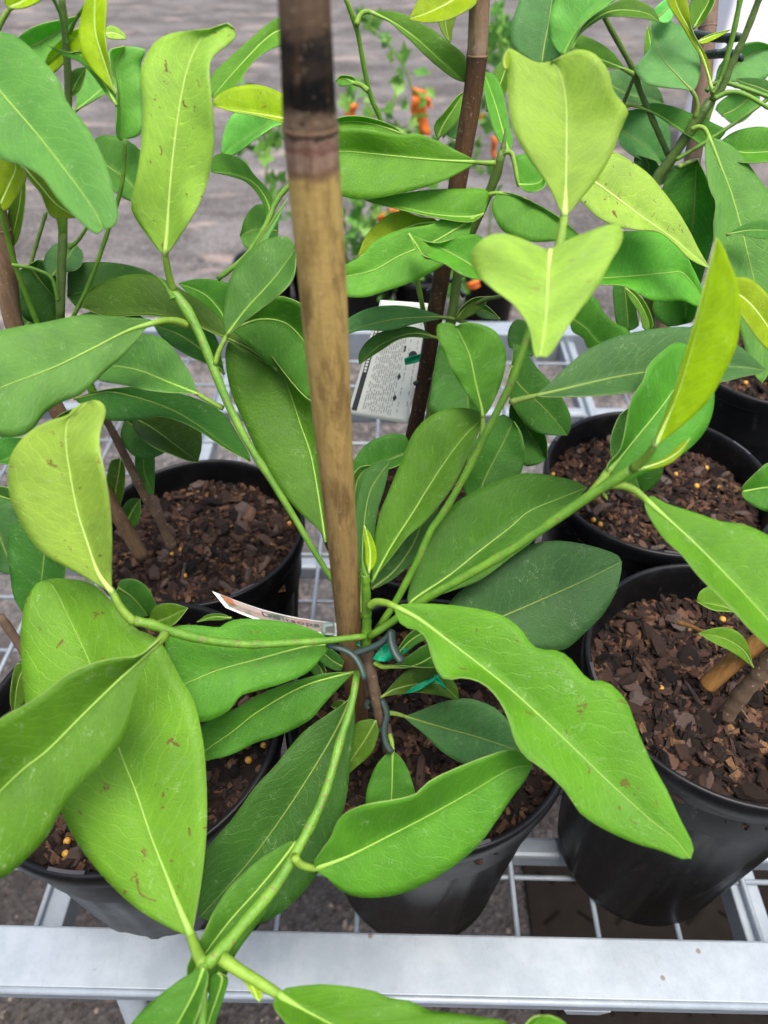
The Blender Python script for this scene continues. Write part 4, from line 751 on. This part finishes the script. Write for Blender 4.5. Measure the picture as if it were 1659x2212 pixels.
clip('lower dark plastic clip on the central trunk above the bark', [('824,1508 833,1530 836,1548 831,1568 831,1590 836,1610 848,1626', (.442, .44), 11), ('819,1580 828,1572 833,1556', (.446, .443), 9), ('798,1512 792,1522 796,1532', (.452, .452), 9)], (831, 1561, .444))
clip('black plastic clip round the grey-brown cane at upper right', [('1500,74 1530,80 1560,82 1600,80', (.50, .475), 14), ('1525,118 1560,116 1585,118 1602,126', (.495, .47), 14), ('1558,82 1575,92 1566,108 1545,114', (.485, .48), 8)], (1560, 100, .49))
clip('upper dark plastic clip on the slim dark cane, under the orange scrap', [('922,630 934,622 938,604 932,590', (.52, .515), 9), ('940,600 958,604 975,606 990,604', (.515, .51), 9), ('1005,588 994,598 992,620 1002,640', (.51, .505), 10)], (955, 605, .515))
clip('small dark plastic clip on the slim dark cane, next to the white text tag', [('894,830 908,822 917,805 912,790', (.535, .53), 11), ('912,810 930,820 945,822', (.53, .528), 7)], (912, 812, .532))

def quad_tag(name, label, cat, q, z, nx=24, ny=10, bend=.004):
    """a bent card given by four corners (u along first edge)"""
    c = [P(*p, zz) for p, zz in zip(S(q), z)]
    nrm = (c[1] - c[0]).cross(c[3] - c[0]).normalized()
    def pt(u, v, lift=0.0):
        return (c[0] * (1 - u) + c[1] * u) * (1 - v) + (c[3] * (1 - u) + c[2] * u) * v + nrm * (bend * math.sin(math.pi * u) + lift)
    v = [pt(i / nx, j / ny) for j in range(ny + 1) for i in range(nx + 1)]
    f = [(j * (nx + 1) + i, j * (nx + 1) + i + 1, (j + 1) * (nx + 1) + i + 1, (j + 1) * (nx + 1) + i) for j in range(ny) for i in range(nx)]
    t = thing(name, label, cat, c[0], 'plant tags')
    o = obj('card', v, f, M_PAPER, t); s = o.modifiers.new('thickness', 'SOLIDIFY'); s.thickness = .0005; s.offset = 0
    toward = -1 if nrm.dot(Vector((0, 0, CAMZ)) - c[0]) < 0 else 1
    def patch(m, u0, u1, v0, v1, lift=.0005, k=6):
        for i in range(k):
            a, b = u0 + (u1 - u0) * i / k, u0 + (u1 - u0) * (i + 1) / k
            m.add([pt(a, v0, lift * toward), pt(b, v0, lift * toward), pt(b, v1, lift * toward), pt(a, v1, lift * toward)], [(0, 1, 2, 3)])
    return t, pt, patch, toward
def glyphs(text, pt, toward, u0, u1, v0, v1, mat, parent, name='lettering', flipv=False, lift=.0008):
    cu = bpy.data.curves.new(name, 'FONT'); cu.body = text; cu.align_x = 'LEFT'; cu.resolution_u = 2
    o = bpy.data.objects.new('tmp', cu); COL.objects.link(o); dg = bpy.context.evaluated_depsgraph_get(); dg.update()
    me = o.evaluated_get(dg).to_mesh(); vs = [x.co.copy() for x in me.vertices]; fs = [tuple(p.vertices) for p in me.polygons]
    o.evaluated_get(dg).to_mesh_clear(); bpy.data.objects.remove(o); bpy.data.curves.remove(cu)
    xs = [q.x for q in vs]; ys = [q.y for q in vs]; x0, x1, y0, y1 = min(xs), max(xs), min(ys), max(ys)
    out = []
    for q in vs:
        a = (q.x - x0) / (x1 - x0); b = (q.y - y0) / (y1 - y0)
        out.append(pt(u0 + (u1 - u0) * a, v0 + (v1 - v0) * b, lift * toward))
    return obj(name, out, fs, mat, parent, False)
# picture tag lying almost edge-on left of the stake: u runs left to right, v down
t, pt, patch, tw = quad_tag('picture_tag', 'white-bordered picture tag with pinkish flower photo, wedged left of the bamboo stake', 'tag', '458,1277 728,1346 728,1374 487,1312', (.462, .452, .437, .447))
k = N('tag_photo'); v = k.coord('Object'); a_ = k.noise(v, 75, 4, .6, .5)
photo = k.set(base=k.ramp(a_, [(.3, (.03, .04, .02)), (.42, (.12, .13, .075)), (.52, (.26, .23, .19)), (.62, (.3, .2, .16)), (.78, (.26, .11, .07))]), rough=.35)
def face(u0, u1, v0, v1, lift, mat, nm):
    m = MB(); n = 10
    for i in range(n):
        a, b = u0 + (u1 - u0) * i / n, u0 + (u1 - u0) * (i + 1) / n
        m.add([pt(a, v0, lift * tw), pt(b, v0, lift * tw), pt(b, v1, lift * tw), pt(a, v1, lift * tw)], [(0, 1, 2, 3)])
    return m.make(nm, mat, t, False)
face(.05, .98, .12, .86, .0005, photo, 'tag_photo')
face(.06, .15, .12, .55, .0008, plain('orange_print', (.36, .12, .045), .35, .4), 'orange_patch'); face(.15, .42, .14, .5, .0008, plain('blush_print', (.36, .28, .25), .35, .4), 'blush_patch')
glyphs('Doltsopa', pt, tw, .38, .86, .66, .3, plain('dark_lettering', (.06, .05, .08), .4), t, lift=.0011)
# white text tag hanging from the green tie: u runs down the long side, v from right edge to left edge
t, pt, patch, tw = quad_tag('text_tag', 'white plastic text tag with black title band, hanging from a green tie', 'tag', '925,655 881,916 750,894 822,648', (.545, .56, .575, .555), bend=.001)
m = MB(); m2 = MB(); m3 = MB()
patch(m, .12, .96, .86, .95)
rg = random.Random(3)
for r in range(13):
    vv = .30 + r * .038; u = .1 + .02 * rg.random()
    while u < .93:
        du = rg.uniform(.015, .07); patch(m2, u, min(.95, u + du), vv, vv + (.02 if r > 7 else .017), k=1); u += du + rg.choice((.008, .012, .03))
for vv in (.06, .2):
    u = .14 if vv < .1 else .3
    while u < .9:
        du = rg.uniform(.01, .045); patch(m2, u, u + du, vv, vv + .018, k=1); u += du + rg.choice((.008, .02, .05))
for u in (.62, .80):
    m3.add([pt(u - .03, .29, .0007 * tw), pt(u, .255, .0007 * tw), pt(u + .03, .29, .0007 * tw), pt(u, .325, .0007 * tw)], [(0, 1, 2, 3)])
patch(m3, .36, .41, .27, .3, k=1)
m.make('title_band', M_INK, t, False); m2.make('text_lines', M_INKG, t, False); m3.make('symbols', M_INK, t, False)
lt = MB(); u = .2
while u < .62:
    du = rg.uniform(.012, .024); patch(lt, u, u + du, .885, .93, .0008, 1); u += du + .008
lt.make('title_lettering', M_PAPER, t, False)
m = MB(); c0 = pt(.43, .12, .0008 * tw); e1 = (pt(.46, .12) - pt(.43, .12)).normalized(); e2 = (pt(.43, .16) - pt(.43, .12)).normalized()
m.add([c0] + [c0 + (e1 * math.cos(a * .5236) + e2 * math.sin(a * .5236)) * .0034 for a in range(12)], [(0, i + 1, (i + 1) % 12 + 1) for i in range(12)]); m.make('punched_hole', M_INK, t, False)
def ribbon(name, label, cat, polys, mat, z, group=None):
    t = thing(name, label, cat, P(*S(polys[0])[0], z), group)
    for q in polys:
        c = S(q); n = len(c) // 2; a, b = crom(c[:n], 9), crom(c[n:][::-1], 9); v = []
        for i in range(9):
            for s in range(4):
                x = a[i][0] + (b[i][0] - a[i][0]) * s / 3; y = a[i][1] + (b[i][1] - a[i][1]) * s / 3
                v.append(P(x, y, z - .0022 * math.sin(s * 2.1 + i * .7) * z / .4))
        f = [(i * 4 + s, i * 4 + s + 1, i * 4 + s + 5, i * 4 + s + 4) for i in range(8) for s in range(3)]
        o = obj('strip', v, f, mat, t); s = o.modifiers.new('thickness', 'SOLIDIFY'); s.thickness = .0004
    return t
ribbon('tag_tie', 'green plastic tie threaded through the white text tag', 'tie', ['873,774 905,766 947,752 947,766 907,780 875,788'], M_TAPE, .535, 'green ties')
ribbon('tag_tie', 'green tie loop round the central trunk just under the clip', 'tie', ['805,1424 825,1398 839,1386 853,1421 840,1428 815,1427', '773,1384 777,1390 780,1397 775,1398 773,1394 772,1388', '866,1404 876,1402 884,1401 874,1412 870,1411 868,1408'], M_TAPE, .419, 'green ties')
ribbon('tag_tie', 'torn green tie end lying on the olive leaf right of the trunk', 'tie', ['871,1500 905,1478 948,1456 952,1466 912,1487 878,1497', '938,1458 952,1470 966,1488 962,1490 948,1478 936,1466'], M_TAPE, .43, 'green ties')

# ---------------------------------------------------------------- beyond the trolley
wb = thing('white_wall_panel', 'plain white upright wall panel standing behind the upper right shrub', 'wall', (1.72, 4.3, 0))
m = MB(); m.box((1.735, 4.3, .02), (4.2, 4.5, 2.6)); o = m.make('panel_face', M_WHITE, wb, False); b = o.modifiers.new('bevel', 'BEVEL'); b.width = .02; b.segments = 3
m = MB(); m.box((1.70, 4.27, -.02), (1.76, 4.53, 2.6)); o = m.make('corner_post', M_WHITE, wb, False); b = o.modifiers.new('bevel', 'BEVEL'); b.width = .008
m = MB(); m.box((1.765, 4.28, -.02), (4.2, 4.52, .10)); m.make('skirting', M_INKG, wb, False)
mt = thing('rubber_mat', 'dark brown tread-patterned mat on the ground under the front right corner', 'mat', (.7, .25, 0))
m = MB(); m.box((.24, -.3, -.02), (1.2, .52, .006)); m.make('mat_base', plain('mat_rubber', (.013, .0105, .0085), .95, .05, .35, 40), mt, False)
M_TRD = plain('mat_tread', (.006, .005, .004), .95, .05, .3, 60)
tread = bpy.data.meshes.new('tread_bar'); q = MB(); q.box((-.016, -.0025, 0), (.016, .0025, .003)); tread.from_pydata([tuple(a) for a in q.v], [], q.f); tread.materials.append(M_TRD)
for i in range(16):
    for j in range(13):
        o = bpy.data.objects.new('tread_bar', tread); COL.objects.link(o); o.parent = mt
        o.location = (.275 + i * .058 - .7, -.27 + j * .062 - .25, .0055); o.rotation_euler.z = R_(35 if (i + j) % 2 else -35)
M_CREEP = N('creeper_leaf'); _c = M_CREEP.ramp(M_CREEP.n('ObjectInfo').outputs['Random'], [(0, (.05, .16, .03)), (.5, (.11, .3, .04)), (1, (.25, .45, .09))])
M_CREEP.set(base=_c, rough=.5, spec=.35); _t = M_CREEP.n('BsdfTranslucent'); M_CREEP.l(_c, _t.inputs[0]); _m = M_CREEP.n('MixShader'); _m.inputs[0].default_value = .35
M_CREEP.l(M_CREEP.b.outputs[0], _m.inputs[1]); M_CREEP.l(_t.outputs[0], _m.inputs[2]); M_CREEP.l(_m.outputs[0], M_CREEP.out.inputs[0]); M_CREEP = M_CREEP.m
cl = []
for i in range(5):
    v = []; q = [(0, 0, 0), (.35, .45, .05), (.42, .75, .02), (.2, .8, .0), (0, 1.25, -.08), (-.2, .8, .0), (-.42, .75, .02), (-.35, .45, .05), (0, .6, -.05)]
    v = [(x * random.uniform(.8, 1.15), y * random.uniform(.85, 1.15), z + random.uniform(-.08, .08)) for x, y, z in q]
    me = bpy.data.meshes.new('creeper_leaf'); me.from_pydata(v, [], [(0, 1, 8), (1, 2, 8), (2, 3, 8), (3, 4, 8), (4, 5, 8), (5, 6, 8), (6, 7, 8), (7, 0, 8)]); me.materials.append(M_CREEP); cl.append(me)
cr_ = random.Random(21)
def creeper(label, Y, path, blobs, scale=.043):
    c = crom(S(path), 24); pts = [atY(x, y, Y) for x, y in c]; t = thing('climber_plant', label, 'climber', (pts[0].x, Y, .16), 'climbers in pots on the ground')
    m = MB(); m.tube(pts, .0035, 6); m.make('vine_stem', M_GREEN, t, uv=True)
    n = 0
    for x, y, rx, ry, k in blobs:
        for i in range(k):
            px, py = cr_.gauss(x, rx), cr_.gauss(y, ry); p = atY(px, py, Y + cr_.gauss(0, .07)); o = bpy.data.objects.new('leaf', cr_.choice(cl)); COL.objects.link(o); o.parent = t
            o.location = p - t.location; s = scale * cr_.uniform(.6, 1.25); o.scale = (s, s, s); o.rotation_euler = (cr_.gauss(1.0, .7), cr_.gauss(0, .6), cr_.uniform(0, 6.3))
    return t
def gpot(x, Y, label, R=.105, h=.2):
    p = atY(x, 700, Y); t = thing('plant_pot', label, 'pot', (p.x, Y, 0), 'black pots on the ground behind')
    m = MB(); m.lathe([(R * .6, .002), (R * .78, .004), (R * .95, h - .02), (R, h - .02), (R, h), (R * .94, h), (R * .9, h - .04), (R * .3, h - .045), (.001, h - .045)], (p.x, Y), 32); m.make('pot_body', M_POT, t)
    m = MB(); m.lathe([(R * .97, h - .022), (R * 1.03, h - .018), (R * 1.03, h + .001), (R * .95, h + .001)], (p.x, Y), 32); m.make('pot_rim', M_POT, t)
for i, (x, Y, lab) in enumerate(((790, 2.35, 'black pot on the ground, just above the rear rail beside the stake'), (905, 2.4, 'black pot on the ground hidden behind the slim dark cane'), (1050, 2.45, 'black pot on the ground behind the pale heart-shaped leaf'), (585, 2.5, 'black pot on the ground left of the thick bamboo stake'), (690, 2.55, 'black pot on the ground behind the thick bamboo stake'))): gpot(x, Y, lab)
creeper('climber with a vine rising to the left of the largest orange ribbon', 2.4, '905,660 880,520 900,330 890,190 850,110 800,60', [(850, 560, 55, 80, 130), (875, 320, 26, 60, 34), (925, 215, 22, 26, 6), (873, 165, 12, 10, 4), (862, 130, 9, 8, 4), (835, 100, 10, 8, 5), (810, 75, 12, 10, 6), (790, 40, 14, 10, 5)])
creeper('bushy climber behind the slim dark cane', 2.45, '1050,650 1060,450 1075,250 1085,20', [(1065, 90, 28, 26, 44), (1080, 140, 18, 22, 28), (1055, 270, 20, 30, 14), (1020, 380, 30, 50, 20), (1010, 620, 40, 24, 34), (985, 290, 22, 22, 12)], .048)
creeper('climber whose orange ribbon shows just right of the bamboo stake', 2.35, '790,650 780,450 770,250', [(760, 212, 18, 14, 12), (795, 275, 26, 22, 26), (810, 560, 36, 60, 80), (790, 480, 26, 50, 44), (950, 600, 22, 40, 18)])
creeper('low climber showing left of the thick bamboo stake', 2.5, '585,700 570,500 580,300', [(565, 300, 30, 36, 44), (560, 320, 14, 16, 6), (535, 185, 6, 4, 2), (590, 400, 10, 20, 8), (600, 470, 16, 24, 9)], .05)
creeper('climber hidden behind the thick bamboo stake', 2.55, '690,680 700,520 705,420', [(700, 520, 40, 60, 24), (740, 600, 30, 40, 20)])
def oribbon(label, Y, quads):
    t = thing('marker_ribbon', label, 'ribbon', atY(*S(quads[0])[0], Y), 'orange marker ribbons')
    for q in quads:
        c = [atY(x, y, Y) for x, y in S(q)]; n = 6; v = []
        for i in range(n + 1):
            a = c[0] + (c[3] - c[0]) * i / n; b = c[1] + (c[2] - c[1]) * i / n
            for s in range(4): v.append(a + (b - a) * s / 3 + Vector((.0025 * math.sin(i * 1.15 + q[1:3].count('9')), -.006 * math.sin(s * 1.05) - .006 * math.sin(i * 1.1), 0)))
        f = [(i * 4 + s, i * 4 + s + 1, i * 4 + s + 5, i * 4 + s + 4) for i in range(n) for s in range(3)]
        o = obj('strip', v, f, M_ORANGE, t); sm_ = o.modifiers.new('thickness', 'SOLIDIFY'); sm_.thickness = .0012
oribbon('largest orange ribbon, knotted on a vine in the middle of the background', 2.36, ['896,205 918,208 929,294 906,288', '890,206 902,206 898,262 888,258', '918,206 928,212 934,232 924,232', '890,188 918,196 922,210 894,208'])
oribbon('orange ribbon piece touching the right side of the bamboo stake', 2.3, ['748,224 770,223 768,252 745,250'])
oribbon('narrow orange ribbon low between the dark cane and the pale heart-shaped leaf', 2.42, ['1060,293 1072,295 1072,338 1064,342'])
oribbon('orange ribbon crumpled low behind the yellow-green leaf', 2.3, ['812,470 850,445 868,455 820,482'])
oribbon('small orange scrap beside the upper clip on the slim dark cane', 2.2, ['1008,612 1034,600 1036,618 1012,625'])
oribbon('tiny orange ribbon edge right of the slim dark cane', 2.42, ['1032,246 1042,246 1040,258 1030,256'])
